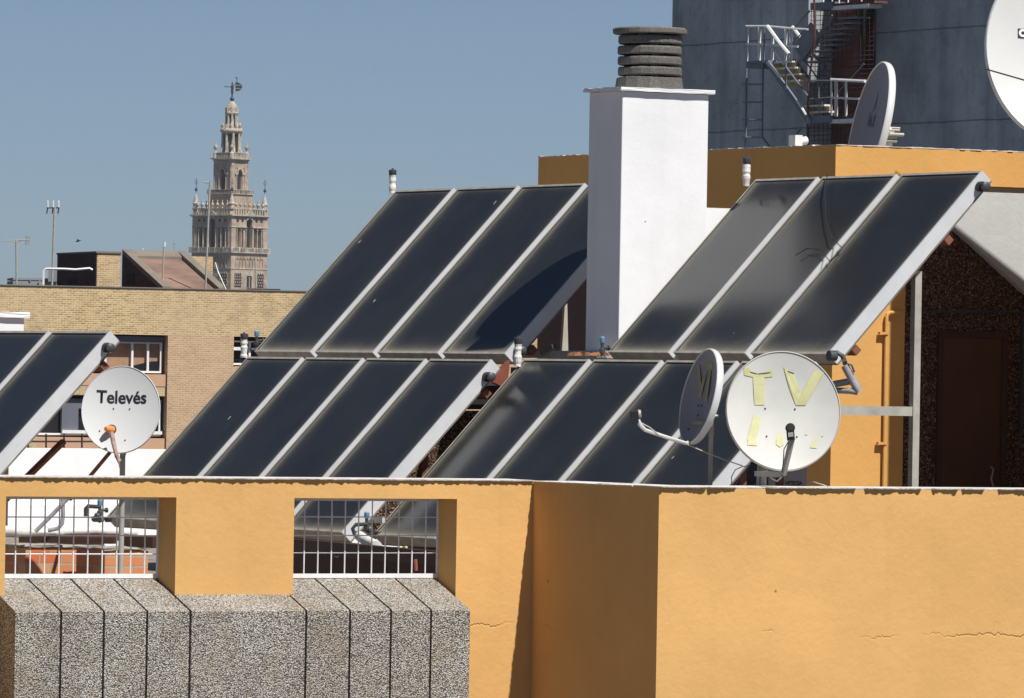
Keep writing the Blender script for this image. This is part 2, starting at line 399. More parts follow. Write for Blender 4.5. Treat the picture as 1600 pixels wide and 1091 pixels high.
# ragged mortar coping
def coping(a, d, L, out, name='coping', depth=.30, base=.019, th=.0065, gaps=0):
    m = MB(); n = max(2, int(L/.012)); prev = None; x = 0
    inn = -out
    lines = [[], [], [], []]
    w1 = [random.uniform(.5, 1.5) for _ in range(n//6+3)]
    gp = 1
    for i in range(n+1):
        t = i/n*L
        k = (w1[i//6]*(1-(i % 6)/6)+w1[i//6+1]*(i % 6)/6)*.5+w1[(i//2) % len(w1)]*.5
        if gaps and random.random() < .035: gp = 0 if gp else 1
        if i % 40 == 0 and gaps: gp = 1
        oh = base*k*(gp if gaps else 1)+random.uniform(-.003, .003)
        dz = random.uniform(-.0012, .0012)
        lines[0].append(a+d*t+out*max(oh, .0015)+Z*(th+dz)); lines[1].append(a+d*t+out*max(oh*.9, .0012)+Z*(.001+random.uniform(-.002, .0)))
        lines[2].append(a+d*t+inn*depth+Z*.001); lines[3].append(a+d*t+inn*depth+Z*(th+.003))
    V_ = [[m.bm.verts.new(p) for p in ln] for ln in lines]
    for i in range(n):
        for j in range(4):
            m.bm.faces.new([V_[j][i], V_[j][i+1], V_[(j+1) % 4][i+1], V_[(j+1) % 4][i]])
    m.bm.faces.new([V_[j][0] for j in range(4)]); m.bm.faces.new([V_[j][n] for j in range(3, -1, -1)])
    return m.build(name, 'coping', wall)
coping(uvz(u_l, vL, zT), U, uK-u_l-.001, -V, depth=.31)
coping(uvz(uK, vK, zK), U, uE-uK, -V, depth=.29, base=.022, gaps=1)
coping(uvz(uK, vK+.29, zK), V, vL-vK-.302, -U, depth=.28, base=.006)

# cladding of exposed aggregate
clad = thing('concrete_cladding', 'speckled exposed-aggregate concrete panels with sloping tops below the grilled openings', 'concrete cladding', uvz(onL(380, 1000).dot(U), vL, -2.4))
vf = hit(300, 955, onL(273, 927), U)        # front top edge of the cladding
vF = vf.dot(V); zF = onL(273, 929).z-.115
zF = hit(380, 954, uvz(0, vF, 0), V).z
zW = onL(365, 929).z
slope = (zW-zF)/(vL-vF)
zG = zW+slope*(vg-vL)
def onF(px, py=1000): return hit(px, py, uvz(0, vF, 0), V).dot(U)
edges = [25-3, 95, 162, 229.5, 297, 478, 546.5, 610.5, 673, 735.5]
us = [onF(x, 1000) for x in edges]
gapw = .014
def panel(ua, ub, vback):
    zt = zW+slope*(vback-vL)
    prof = [(vF, zlow), (vF, zF-.006), (vF+.006, zF), (vback, zt), (vback, zt-.25), (vL-.001, zW-.45), (vL-.001, zlow)]
    mm = MB(); mm.prism([uvz(ua, v, z) for v, z in prof], U*(ub-ua))
    # roughen the arris
    return mm.build('concrete_panel', 'agg', clad, bevel=.004)
for i in range(9):
    ua, ub = us[i]+gapw/2, us[i+1]-gapw/2
    cuts = sorted([ua, ub]+[c for c in (o1a, o1b, o2a, o2b) if ua < c < ub])
    mm = MB()
    for a, b in zip(cuts, cuts[1:]):
        c = (a+b)/2; inside = (o1a < c < o1b) or (o2a < c < o2b)
        if c > o2b: inside = False
        vb = (vg+.02) if inside else vL-.0005
        aa = a+(.0015 if inside and (abs(a-o1a) < 1e-6 or abs(a-o2a) < 1e-6) else 0); bb = b-(.0015 if inside and (abs(b-o1b) < 1e-6 or abs(b-o2b) < 1e-6) else 0)
        zt = zW+slope*(vb-vL)
        prof = [(vF, zlow), (vF, zF-.005), (vF+.005, zF), (vb, zt), (vb, zt-.2), (vL-.001, zW-.45), (vL-.001, zlow)]
        mm.prism([uvz(aa, v, z) for v, z in prof], U*(bb-aa))
    bmesh.ops.remove_doubles(mm.bm, verts=mm.bm.verts, dist=.0001)
    mm.build('concrete_panel', 'agg', clad)
mm = MB()
mm.prism([uvz(us[0]+.02, v, z) for v, z in [(vF+.03, zlow), (vF+.03, zF-.03), (vL-.003, zW-.02), (vL-.003, zlow)]], U*(us[-1]-us[0]-.04))
mm.build('joint_filler', 'dark_brown', clad)

# grilles
def grille(ua, ub, vxs, hys, zbot, label, ybot):
    o = thing('window_grille', label, 'grille', uvz((ua+ub)/2, vg, zG), 'white wire grilles set in the parapet openings')
    fr = MB(); t = .014
    A = lambda px, py: hit(px, py, uvz(0, vg, 0), V)
    x0, x1 = ua+.001, ub-.001
    zB = zG+.002
    fr.box(uvz(x0, vg-t/2, zB), U*(x1-x0), V*t, Z*.026)
    fr.box(uvz(x0, vg-t/2, zl-.02), U*(x1-x0), V*t, Z*.018)
    fr.box(uvz(x0, vg-t/2-.001, zB+.026), U*.016, V*t, Z*(zl-.02-zB-.026))
    fr.box(uvz(x1-.016, vg-t/2-.001, zB+.026), U*.016, V*t, Z*(zl-.02-zB-.026))
    fr.build('frame', 'white_metal', o)
    b = MB()
    for x in vxs:
        u = A(x, 850).dot(U); b.tube([uvz(u, vg-.003, zB+.02), uvz(u, vg-.003, zl-.01)], .0046, 6)
    for y in hys:
        z = A(140 if ua == o1a else 580, y).z
        b.tube([uvz(x0+.004, vg+.004, z), uvz(x1-.004, vg+.004, z)], .0040, 6)
    b.build('wire_mesh', 'white_metal', o)
grille(o1a, hit(248, 850, uvz(0, vg, 0), V).dot(U)+.004, [24, 47, 69.5, 92, 114.5, 137, 159.5, 182, 204, 226], [808.5, 837, 866], 0, 'white wire grille over the left opening, white wall and red bricks behind', (140, 893))
grille(o2a, hit(685, 850, uvz(0, vg, 0), V).dot(U)+.004, [475, 496.5, 517.5, 538.5, 559.5, 580.5, 601.5, 622.5, 643.5, 664.5], [808, 837, 864], 0, 'white wire grille over the right opening, dark collectors behind', (580, 892))

# terrace floor
fl = MB(); fl.box(uvz(uK-14, vL+TH+.01, FLOOR-.3), U*26, V*20, Z*.3)
fl.box(uvz(uK+.275, vK+.285, FLOOR-.3), U*12, V*(vL+TH+.008-vK-.285), Z*.3)
tag(fl.build('terrace_floor', 'floor'), 'reddish tiled roof terrace floor behind the parapet', kind='structure')
bd = MB(); bd.box(uvz(uK-13.8, vL+TH+.05, -25.5), U*25.6, V*19.8, Z*(25.5+FLOOR-.302))
bd.box(uvz(uK+.29, vK+.02, -25.5), U*11, V*(vL-vK+TH), Z*(25.5+zlow-.002))
tag(bd.build('building_body', 'orange_far'), 'orange storeys of the apartment block below the terrace', 'building')

# ---------------------------------------------------------------- solar collectors
RV = Vector((math.cos(BE), -math.sin(BE), 0))
QV = Vector((math.sin(BE)*math.cos(TA), math.cos(BE)*math.cos(TA), math.sin(TA)))
NV = RV.cross(QV).normalized()
HB = Vector((math.sin(BE), math.cos(BE), 0))
ROT = Matrix((RV, QV, NV)).transposed()
GW, RIM, DEP = .932, .019, .105
def make_collector():
    o = thing('solar_collector', 'x', 'solar collector')
    X, Y_, Z_ = Vector((1, 0, 0)), Vector((0, 1, 0)), Vector((0, 0, 1))
    c = MB()
    # tray: outer walls with a lip, open frame
    c.box(Vector((0, 0, -DEP)), X*GW, Y_*LL, Z_*.012)
    c.build('casing', 'casing', o, local=True)
    s = MB()
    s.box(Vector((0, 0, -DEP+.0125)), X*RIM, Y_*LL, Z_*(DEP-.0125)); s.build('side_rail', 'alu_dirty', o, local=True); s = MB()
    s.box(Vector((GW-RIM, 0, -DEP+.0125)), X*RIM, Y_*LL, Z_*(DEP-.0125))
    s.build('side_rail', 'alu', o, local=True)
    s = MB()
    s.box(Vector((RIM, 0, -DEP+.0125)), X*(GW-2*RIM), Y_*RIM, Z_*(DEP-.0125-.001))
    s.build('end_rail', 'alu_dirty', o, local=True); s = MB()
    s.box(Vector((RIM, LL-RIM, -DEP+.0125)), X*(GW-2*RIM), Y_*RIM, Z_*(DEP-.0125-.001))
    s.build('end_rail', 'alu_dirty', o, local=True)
    gl = MB(); gl.box(Vector((RIM+.001, RIM+.001, -.014)), X*(GW-2*RIM-.002), Y_*(LL-2*RIM-.002), Z_*.008)
    gl.build('glass', 'glass', o, local=True)
    k = MB()   # rubber gasket line just inside the rail
    for a, b in (((RIM+.0, 0), (.006, LL)), ((GW-RIM-.006, 0), (.006, LL))):
        k.box(Vector((a[0], RIM, -.006)), X*b[0], Y_*(LL-2*RIM), Z_*.005)
    k.box(Vector((RIM+.006, LL-RIM-.006, -.006)), X*(GW-2*RIM-.012), Y_*.006, Z_*.005)
    k.build('gasket', 'black', o, local=True)
    return o
proto = make_collector(); used = [False]
def copy_tree(o, parent=None):
    c = o.copy(); COL.objects.link(c)
    if parent: c.parent = parent
    for ch in [x for x in o.children]: copy_tree(ch, c)
    return c
ORD = ['first', 'second', 'third', 'fourth']
def place_collector(org, a, label, group, wscale=1.0, k=1.0):
    o = proto if not used[0] else copy_tree(proto); used[0] = True
    p = org+RV*a*k
    Mx = Matrix.Translation(p) @ ROT.to_4x4() @ Matrix.Diagonal((wscale*k, k, k, 1))
    o.matrix_world = Mx; o['label'] = label; o['group'] = group
    return o
def row(org, n, where, group, widths=None, extra=None, k=1.0):
    widths = widths or [1.0]*n; a = 0
    for i in range(n):
        place_collector(org, a+.03, (extra or {}).get(i) or '%s solar collector from the left in the %s' % (ORD[i], where), group, widths[i], k)
        a += widths[i]
    return a
KA, KB, KC, KD = 1.009, .978, .965, .985
OA = Vector((-1.938, 48.61, .171))*KA
OB = Vector((.647, 45.28, .196))*.978
OC = Vector((-3.062, 49.28, -1.099))*KC
OD = Vector((-.956, 44.99, -1.092))*.985
row(OA, 4, 'upper left row, left of the chimney', 'solar collectors in the upper left row',
    extra={3: 'dark glass solar collector partly shaded, its upper end behind the white chimney'}, k=KA)
row(OB, 3, 'upper right row by the orange wall', 'solar collectors in the upper right row', [.91, 1.04, 1.075], k=KB)
row(OC, 4, 'lower left row above the parapet', 'solar collectors in the lower left row', k=KC)
row(OD, 4, 'lower middle row', 'solar collectors in the lower right row', [1.0, 1.0, 1.0, 1.0],
    extra={3: 'dark glass solar collector mostly hidden behind the two satellite dishes'}, k=KD)
# left fragment: right top corner at px (176,517)
TRE = P(176, 517.5, 44.0)
OE = TRE-QV*LL-RV*2.0
for i in range(2):
    place_collector(OE, i+.03, ['dark glass solar collector cut off by the left edge of the picture', 'dark glass solar collector with a pale side rail behind the round white dish'][i], 'solar collectors at the far left')

# racks
def rack(org, n, label, legs, beam_drop=.36, legb=.53, floor=FLOOR, side_beam=True, mat='steel', topb=.88, fl=True, k=1.0, group='steel racks under the collectors'):
    L_ = LL*k; n = n*k; legs = [a*k for a in legs]
    o = thing('collector_rack', label, 'support frame', Vector((org.x, org.y, floor)), group)
    under = -NV*(DEP+.03)
    m = MB()
    for b in (.10, topb):
        p = org+QV*(L_*b)+under
        m.beam(p+RV*.02, p+RV*(n-.02), .05, .05, NV)
    m.build('rail', 'rust', o)
    for a in legs:
        p = org+RV*a+QV*(L_*legb)+under
        foot = Vector((p.x, p.y, floor+.002))
        mm = MB(); mm.beam(p, foot, .05, .05, U); mm.build('leg', mat, o)
        q = org+RV*a+under; zb_ = org.z-beam_drop
        if side_beam:
            mm = MB(); q2 = Vector((q.x, q.y, zb_)); mm.beam(q2-HB*.05, Vector((p.x, p.y, zb_))-HB*.028, .045, .06, Z); mm.build('side_beam', mat, o)
            if not fl: continue
            mm = MB(); mm.beam(q+HB*.1, Vector((q.x, q.y, floor+.002))+HB*.1, .045, .045, U); mm.build('front_leg', 'rust', o)
    return o
rack(OA, 4, 'grey steel rack carrying the upper left row of collectors', [.4, 3.75], legb=.62, k=KA)
rB = rack(OB, 3, 'grey steel rack with tall post under the upper right collectors', [.15, 2.9], beam_drop=.36, topb=.70, fl=False, k=KB)
rack(OC, 4, 'rusty steel rack under the lower left row of collectors', [.3, 3.8], beam_drop=.1, floor=FLOOR, side_beam=False, mat='rust', k=KC)
rack(OD, 4, 'rusty steel rack under the lower middle row of collectors', [.3, 3.8], beam_drop=.1, side_beam=False, mat='rust', k=KD)
rE = rack(OE, 2, 'slender grey steel rack with a slanting strut under the leftmost collectors', [1.25], beam_drop=.5, side_beam=False)
mm = MB(); mm.beam(P(99, 690, 44.5), P(40, 748, 44.9), .035); mm.beam(P(40, 748, 44.9), P(-10, 800, 45.3), .035); mm.build('strut', 'rust', rE)
# long beam between the two upper rows
mm = MB(); mm.beam(P(792, 554, 46.6), P(952, 554, 44.7), .06, .05)
tag(mm.build('steel_beam', 'steel'), 'grey horizontal steel beam between the two upper rows, at the foot of the white chimney', 'beam')

# black header-pipe stubs on the side faces, top right and bottom ends
def stub(org, n, at, label, k=1.0):
    n = n*k
    o = thing('header_pipe_stub', label, 'pipe stub', org+RV*n, 'black capped pipe ends on the collectors')
    c = org+RV*(n-.035*k)+QV*(LL*at*k)-NV*.055
    m = MB(); m.lathe(c, [(.034, 0), (.034, .03), (.024, .032), (.024, .06)], 14, RV); m.build('collar', 'black', o, smooth=True)
    m = MB(); m.lathe(c+RV*.0605, [(.03, 0), (.03, .022), (.018, .03)], 12, RV); m.build('cap', 'dark_pipe', o, smooth=True)
stub(OA, 4, .05, 'black capped pipe end low on the shaded side of the upper left row', KA)
stub(OB, 3.025, .945, 'black capped pipe end at the top corner of the upper right row', KB)
stub(OC, 4, .93, 'black capped pipe end at the top corner of the lower left row', KC)
stub(OE, 2, .94, 'black capped pipe end at the top corner of the leftmost row')

# air vents: white wrapped pipe with dark cap
def air_vent(px, ytop, ybot, Y, label, r=.026):
    a, b = P(px, ybot, Y), P(px+(ybot-ytop)*-.0, ytop, Y)
    b = Vector((a.x, a.y, b.z)); h = b.z-a.z
    o = thing('air_vent', label, 'air vent', a, 'air vents on the collector rows')
    n = 9; m = MB(); prof = []
    for i in range(n+1): prof.append((r*(.82+.28*random.random()), h*.72*i/n))
    m.lathe(a, prof, 12, jitter=.004); m.build('wrapped_pipe', 'white_pipe', o)
    m = MB(); m.lathe(a+Z*(h*.721), [(r*1.05, 0), (r*1.15, h*.02), (r*1.15, h*.2), (r*.9, h*.22), (r*.35, h*.225), (r*.35, h*.275)], 14)
    m.build('cap', 'dark_pipe', o, smooth=True)
air_vent(613, 263, 302, 49.9, 'white wrapped air vent with dark cap at the top of the upper left row')
air_vent(1166, 243, 291, 44.6, 'white wrapped air vent with dark cap against the shaded orange wall')
air_vent(809, 524, 573, 44.8, 'white wrapped air vent with dark cap between the two lower rows')
air_vent(381, 519, 559, 48.6, 'white wrapped air vent with dark cap left of the upper left row')
def valve(px, py, Y, label):
    c = P(px, py, Y); o = thing('valve', label, 'valve', c, 'blue handled valves on the pipes')
    k = .0098*Y/46
    m = MB(); m.tube([c+Z*(-.075), c+Z*.02], .012, 10); m.tube([c+Z*(-.01)-U*.0, c+U*.05-Z*.01], .010, 10); m.lathe(c+U*.045-Z*.01, [(.018, 0), (.018, .014)], 10, U)
    m.lathe(c-Z*.05, [(.018, 0), (.02, .01), (.02, .03), (.014, .035)], 8); m.ball(c-Z*.08, .019, 8); m.tube([c-Z*.08-U*.05, c-Z*.08+U*.03], .013, 8)
    m.build('body', 'dark_pipe', o, smooth=True)
    m = MB(); m.lathe(c+Z*.021, [(.016, 0), (.019, .008), (.019, .036), (.012, .044)], 10); m.build('handle', 'blue', o, smooth=True)
valve(941, 541, 44.0, 'blue topped valve at the lower left corner of the upper right row')
valve(401, 530, 49.3, 'blue topped valve at the lower left corner of the upper left row')
valve(573, 815, 43.6, 'blue topped valve seen through the right grille')
valve(156, 795, 45.5, 'blue topped valve seen through the left grille')

m = MB(); wp = [(1293, 272), (1289, 300), (1291, 345), (1300, 372), (1316, 388), (1309, 398), (1296, 408)]
def onarr(px, py, lift=.02): return hit(px, py, OB+NV*lift, NV)
m.tube([onarr(x, y, .02+.01*(i % 2)) for i, (x, y) in enumerate(wp)], .0035, 5)
m.tube([onarr(1296, 408), onarr(1283, 391), onarr(1262, 388), onarr(1243, 399)], .003, 5)
tag(m.build('loose_wire', 'black'), 'loose thin black wire lying across the upper right collectors', 'wire')
# ---------------------------------------------------------------- white chimneys
def chimney(corner_px, Yc, left_px, right_px, capL, capR, ztop_px, cap_t, vent_c, vent_spec, label, zbase=FLOOR, annex=None, group='white rooftop chimneys with slatted concrete tops'):
    C = P(*corner_px, Yc)
    o = thing('white_chimney', label, 'chimney', Vector((C.x, C.y, zbase)), group)
    A = hit(left_px[0], left_px[1], C, U); B = hit(right_px[0], right_px[1], C, V)
    d = (A-C).dot(V); w = (B-C).dot(U)
    top = hit(corner_px[0], ztop_px, C, V).z
    m = MB(); base = Vector((C.x, C.y, zbase))
    m.box(base, U*w, V*d, Z*(top-zbase)); m.build('shaft', 'white_wall', o, bevel=.006)
    oh = .032
    ct = cap_t
    m = MB(); n = 26
    c0 = Vector((C.x, C.y, top+.001))-U*oh-V*oh
    m.box(c0, U*(w+2*oh), V*(d+2*oh), Z*ct)
    bmesh.ops.subdivide_edges(m.bm, edges=m.bm.edges, cuts=9, use_grid_fill=True)
    for v in m.bm.verts:
        v.co += Vector((random.uniform(-1, 1), random.uniform(-1, 1), random.uniform(-1, .6)))*.0022
    m.build('cap_slab', 'white_wall', o)
    if annex:
        zA = hit(annex[0], annex[1], C, V).z
        m = MB(); m.box(base+U*(w+.001)+V*.03, U*annex[2], V*(d-.05), Z*(zA-zbase)); m.build('low_flue_wall', 'white_wall', o)
    ctr = base+U*w/2+V*d/2; ctr.z = top+ct
    zz = ctr.z
    sc_ = ctr.y/F
    rg, hs = vent_spec
    x0, _ = px_of(ctr)
    m = MB(); h = hs[0]*sc_
    m.lathe(ctr+Z*.001, [(rg*1.08, 0), (rg*1.06, h*.1), (rg*1.02, h), ], 16, jitter=.005); m.build('vent_base', 'concrete_vent', o, bevel=.004)
    m = MB(); m.lathe(ctr, [(rg*.62, 0), (rg*.62, sum(hs)*sc_)], 14); m.build('vent_core', 'tdark', o)
    z = ctr.z+h
    for hg, hr in zip(hs[1:-1:2], hs[2:-1:2]):
        z += hg*sc_
        m = MB(); H = hr*sc_
        m.lathe(Vector((ctr.x+random.uniform(-.004, .004), ctr.y, z)), [(rg*.55, 0), (rg*.97, 0), (rg, .01), (rg, H-.012), (rg*.97, H), (rg*.55, H)], 20, jitter=.0014)
        for a in (.6, 2.7, 4.9):
            m.cbox(Vector((ctr.x+rg*.75*math.cos(a), ctr.y+rg*.75*math.sin(a), z-hg*sc_*.5)), Vector((.05, 0, 0)), Vector((0, .05, 0)), Z*(hg*sc_-.002))
        z += H
        m.build('vent_ring', 'concrete_vent', o)
    z += hs[1]*sc_*.8
    m = MB(); H = hs[-1]*sc_
    m.lathe(Vector((ctr.x, ctr.y, z)), [(rg*.3, -.0), (rg*1.13, 0), (rg*1.16, .008), (rg*1.16, H-.01), (rg*1.1, H), (rg*.3, H+.004)], 20, jitter=.0014)
    for a in (.3, 2.2, 4.4):
        m.cbox(Vector((ctr.x+rg*.75*math.cos(a), ctr.y+rg*.75*math.sin(a), z-hs[1]*sc_*.4)), Vector((.06, 0, 0)), Vector((0, .06, 0)), Z*(hs[1]*sc_*.8-.002))
    m.build('vent_lid', 'concrete_vent', o)
    return o, C, w, d
CH1 = chimney((973, 142), 44.75, (921, 146), (1107.5, 150), 0, 0, 142, .027, 0, (.222, [18, 3.1, 13.3, 3.1, 13.3, 3.1, 13.3, 3.1, 13.3, 10]),
        'tall white chimney with a stack of grey concrete rings on top', annex=(1120, 325, .42))
CH2 = chimney((-112, 494), 50.0, (-170, 494), (38, 497), 0, 0, 494, .045, 0, (.25, [16, 2.6, 13, 2.6, 13, 2.6, 13, 2.6, 13, 9]),
        'low white chimney with grey ringed vent cut off by the left edge')

# ---------------------------------------------------------------- penthouse
PH = P(1306, 227, 50.0)
pent = thing('rooftop_penthouse', 'orange rooftop penthouse with brown pebble-dashed porch, brown door and a grey sloping wall', 'building', Vector((PH.x, PH.y, FLOOR)))
uP, vP, zP = PH.dot(U), PH.dot(V), PH.z
vPb = hit(841, 246, PH, U).dot(V)
onP = lambda px, py, dv=0: hit(px, py, PH+V*dv, V)
uJ = onP(1413, 560).dot(U)                    # pillar right edge
zr = onP(1560, 292).z
m = MB(); uPe = uP+5.5
m.box(uvz(uP, vP, FLOOR), U*(uJ-uP), V*.4, Z*(zP-FLOOR))
m.box(uvz(uJ, vP, zr), U*(uPe-uJ), V*.4, Z*(zP-zr))
m.build('front_wall', 'orange_far', pent)
zdk = hit(880, 405, PH, U).z
m = MB(); m.box(uvz(uP+.002, vP+.4, zdk), U*.3, V*(vPb-vP-.4), Z*(zP-zdk)); m.build('side_wall', 'orange_far', pent)
m = MB(); m.box(uvz(uP+.02, vP+.4, FLOOR), U*.28, V*(vPb-vP-.4), Z*(zdk-FLOOR-.002)); m.build('side_wall_shade_base', 'dark_brown', pent)  # dark brown stands in for deep shade low on the side wall
m = MB(); m.box(uvz(uP+.3, vP+.4, FLOOR), U*5.1, V*(vPb-vP-.42), Z*(zP-FLOOR-.25)); m.build('roof_deck', 'cement', pent)
# thin pale line on top
def trim(a, d, L, out):
    m = MB(); n = int(L/.05); 
    for i in range(n):
        m.box(a+d*(i*L/n)+out*random.uniform(.001, .008)-Z*0+Z*.001, d*(L/n-.0005), -out*.3, Z*(.007+random.uniform(-.003, .003)))
    return m.build('roof_trim', 'coping', pent)
trim(uvz(uP, vP, zP), U, 5.4, -V); trim(uvz(uP, vP+.32, zP), V, vPb-vP-.32, -U)
dR = .10
m = MB(); m.box(uvz(uJ+.001, vP+dR, FLOOR), U*(uPe-uJ), V*.2, Z*(zr-FLOOR-.002)); m.build('porch_wall', 'brown_agg', pent)
# grey-white sloping wall in the porch with a ragged lower edge
pts = []
N = 46
for i in range(N+1):
    t = i/N; x = 1426+(1760-1426)*t; y = 297+(355-297+ (x-1490)*.909)*1.0 if False else 355+(x-1490)*.909
    pts.append(onP(x+random.uniform(-.6, .6), max(y, 296)+random.uniform(-.7, .7), .03))
top1 = onP(1760, 288, .03); top0 = onP(1426, 288, .03); top1.z = zr-.003; top0.z = zr-.003
m = MB(); m.prism(pts+[top1, top0], V*(dR-.032)); m.build('sloping_wall', 'grey_wall', pent)
# door
dA, dB = onP(1466, 640, dR-.0).dot(U), onP(1568, 640, dR).dot(U); zD = onP(1516, 528, dR).z
m = MB(); t = .035
m.box(uvz(dA-.02, vP+dR-.02, FLOOR), U*.05, V*.019, Z*(zD-FLOOR)); m.box(uvz(dB-.03, vP+dR-.02, FLOOR), U*.05, V*.019, Z*(zD-FLOOR)); m.box(uvz(dA-.02, vP+dR-.0205, zD), U*(dB-dA+.04), V*.0195, Z*.05)
m.build('door_frame', 'dark_brown', pent)
m = MB(); m.box(uvz(dA+.031, vP+dR-.012, FLOOR+.002), U*(dB-dA-.062), V*.011, Z*(zD-FLOOR-.004)); dr = m.build('door', 'door', pent)
m = MB(); hp = onP(1552, 748, dR-.05); m.tube([hp+Z*.09+V*.03, hp+Z*.07, hp+U*-.02, hp-Z*.06, hp-Z*.08+V*.03], .008, 6); m.build('handle', 'steel', dr)
# conduit along porch wall and painted down pipe on the pillar
m = MB(); m.tube([onP(1437, 487, dR-.02), onP(1596, 487.5, dR-.02), onP(1597, 489, dR-.02), onP(1594, 700, dR-.02)], .009, 6); m.build('conduit', 'dark_pipe', pent)
m = MB(); m.beam(onP(1598, 490, dR-.03), onP(1595, 672, dR-.03), .035, .02); m.build('trunking', 'dark_pipe', pent)
m = MB(); dv = -.03
m.tube([onP(1412, 488.5, dv), onP(1390, 488.5, dv), onP(1386.5, 491, dv), onP(1385.5, 496, dv), Vector((onP(1385.5, 496, dv).x, onP(1385.5, 496, dv).y, FLOOR))], .014, 8)
for y in (521, 693): 
    c = onP(1384.5-(y-521)*.0165, y, dv); m.lathe(c-Z*.01, [(.022, 0), (.022, .02)], 10); m.cbox(c-U*.04, U*.05, V*.03, Z*.02)
m.build('downpipe', 'orange_far', pent, smooth=True)

# unseen wall right of the frame, added only to cast shade on the porch
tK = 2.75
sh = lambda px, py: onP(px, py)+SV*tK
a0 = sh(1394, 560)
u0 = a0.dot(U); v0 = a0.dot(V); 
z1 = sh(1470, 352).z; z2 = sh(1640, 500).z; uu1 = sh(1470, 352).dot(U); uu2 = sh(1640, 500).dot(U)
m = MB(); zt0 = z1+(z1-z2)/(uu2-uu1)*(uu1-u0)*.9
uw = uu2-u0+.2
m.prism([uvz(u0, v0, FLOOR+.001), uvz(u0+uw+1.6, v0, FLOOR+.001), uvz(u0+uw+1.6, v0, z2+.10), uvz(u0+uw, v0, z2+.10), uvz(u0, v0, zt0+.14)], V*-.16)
tag(m.build('porch_shade_wall', 'orange_far'), 'unseen orange wall with raked top, added to shade the porch', 'wall')
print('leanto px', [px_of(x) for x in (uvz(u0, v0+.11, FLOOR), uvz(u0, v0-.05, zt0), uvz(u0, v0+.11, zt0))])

# ---------------------------------------------------------------- pipes at the collector corner
def piece(name, label, cat, parts, loc, group=None):
    o = thing(name, label, cat, loc, group)
    for nm, mb, mt, smo in parts: mb.build(nm, mt, o, smooth=smo)
    return o
Yp = 41.2
m1 = MB(); m1.tube([P(1299, 557, Yp), P(1308, 551, Yp), P(1316, 556, Yp), P(1320, 566, Yp)], .016, 10)
m1.lathe(P(1299, 556, Yp)-U*.02, [(.034, 0), (.034, .05)], 12, U); m1.tube([P(1316, 566, Yp), P(1323, 564, Yp)], .022, 8)
m1.tube([P(1325, 568, Yp-.02), P(1331, 571, Yp-.02), P(1335, 582, Yp-.02)], .007, 6)
m2 = MB(); m2.tube([P(1320, 571, Yp), P(1331, 592, Yp), P(1342, 613, Yp)], .026, 12)
m2.tube([P(1328, 596, Yp+.02), P(1300, 601, Yp+.1)], .022, 10); m2.tube([P(1340, 613, Yp), P(1328, 611, Yp), P(1300, 610, Yp+.1)], .02, 10)
piece('pipe_assembly', 'grey lagged pipes with a black lever valve right of the big round dish', 'pipes', [('elbow', m1, 'dark_pipe', True), ('lagged_pipe', m2, 'grey_pipe', True)], P(1320, 615, Yp))
# brown red steel plate and cross pieces between the rows C and D
m = MB(); m.prism([P(766, 595, 45.2), P(797, 563, 45.2), P(794, 592, 45.2), P(783, 603, 45.2)], V*.05)
tag(m.build('steel_gusset', 'redsteel'), 'red-brown steel plate between the two lower rows of collectors', 'steel plate')
m = MB(); m.beam(P(700, 628, 46.0), P(775, 628, 45.2), .03, .035)
tag(m.build('cream_crossbar', 'cream_steel'), 'cream drilled crossbar seen in the gap between the two lower rows', 'crossbar')
m = MB(); m.beam(P(740, 601, 46.0), P(790, 600, 45.4), .02, .02)
tag(m.build('thin_crossbar', 'steel'), 'thin grey bar just below the red-brown steel plate', 'crossbar')
m = MB(); m.prism([P(640, 745, 46.2), P(640, 700, 46.2), P(700, 642, 46.2), P(800, 642, 46.2), P(800, 830, 46.2), P(560, 830, 46.2)], V*.1)
m.bm.verts.ensure_lookup_table()
plo = thing('plinth_wall', 'brown pebble-dashed low wall in the gap between the lower rows', 'wall', P(700, 800, 46.2))
m.build('pebbled_face', 'brown_agg', plo)
m = MB(); m.prism([P(690, 640, 46.5), P(735, 598, 46.5), P(800, 598, 46.5), P(800, 640, 46.5)], V*.1); m.build('dark_shade_sheet', 'dark_brown', plo)  # dark sheet standing in for the shade between the collector rows
m = MB(); m.prism([P(878, 552, 47.5), P(888, 552, 47.5), P(886, 455, 47.5), P(884, 455, 47.5)], V*.03)
tag(m.build('cream_post', 'cream_steel'), 'narrow cream post under the shaded collector beside the white chimney', 'post')
# debris on the beam: short diagonal timber and rusty scraps
m = MB(); m.beam(P(848, 553, 45.4), P(866, 541, 45.3), .04, .03)
tag(m.build('offcut', 'dark_pipe'), 'short grey offcut lying askew on the beam left of the chimney foot', 'offcut')
m = MB()
for x in (892, 902, 915, 926, 935, 945): m.prism([P(x+random.uniform(-4, 0), 556, 44.4), P(x+9, 556, 44.4), P(x+random.uniform(3, 9), 551-random.uniform(0, 2), 44.4), P(x, 552, 44.4)], V*.03)
tag(m.build('rusty_scraps', 'rusty_mix'), 'rusty orange scraps and clamps at the foot of the white chimney', 'scrap')

# ---------------------------------------------------------------- white neighbouring terrace wall
WW = P(150, 702, 53)
m = MB(); zA = WW.z
m.box(uvz(WW.dot(U)-8, WW.dot(V), FLOOR+.001), U*10.9, V*.3, Z*(zA-FLOOR))
wwm = thing('white_terrace_wall', 'long white low wall behind the round white dish and the left collectors', 'wall', uvz(WW.dot(U), WW.dot(V), FLOOR))
m.build('wall', 'white_wall', wwm)
m = MB(); m.box(uvz(WW.dot(U)-8, WW.dot(V)-.03, FLOOR+.001), U*10.9, V*.029, Z*(P(150, 790, 53).z-FLOOR)); 
m.build('base_band', 'white_wall', wwm)

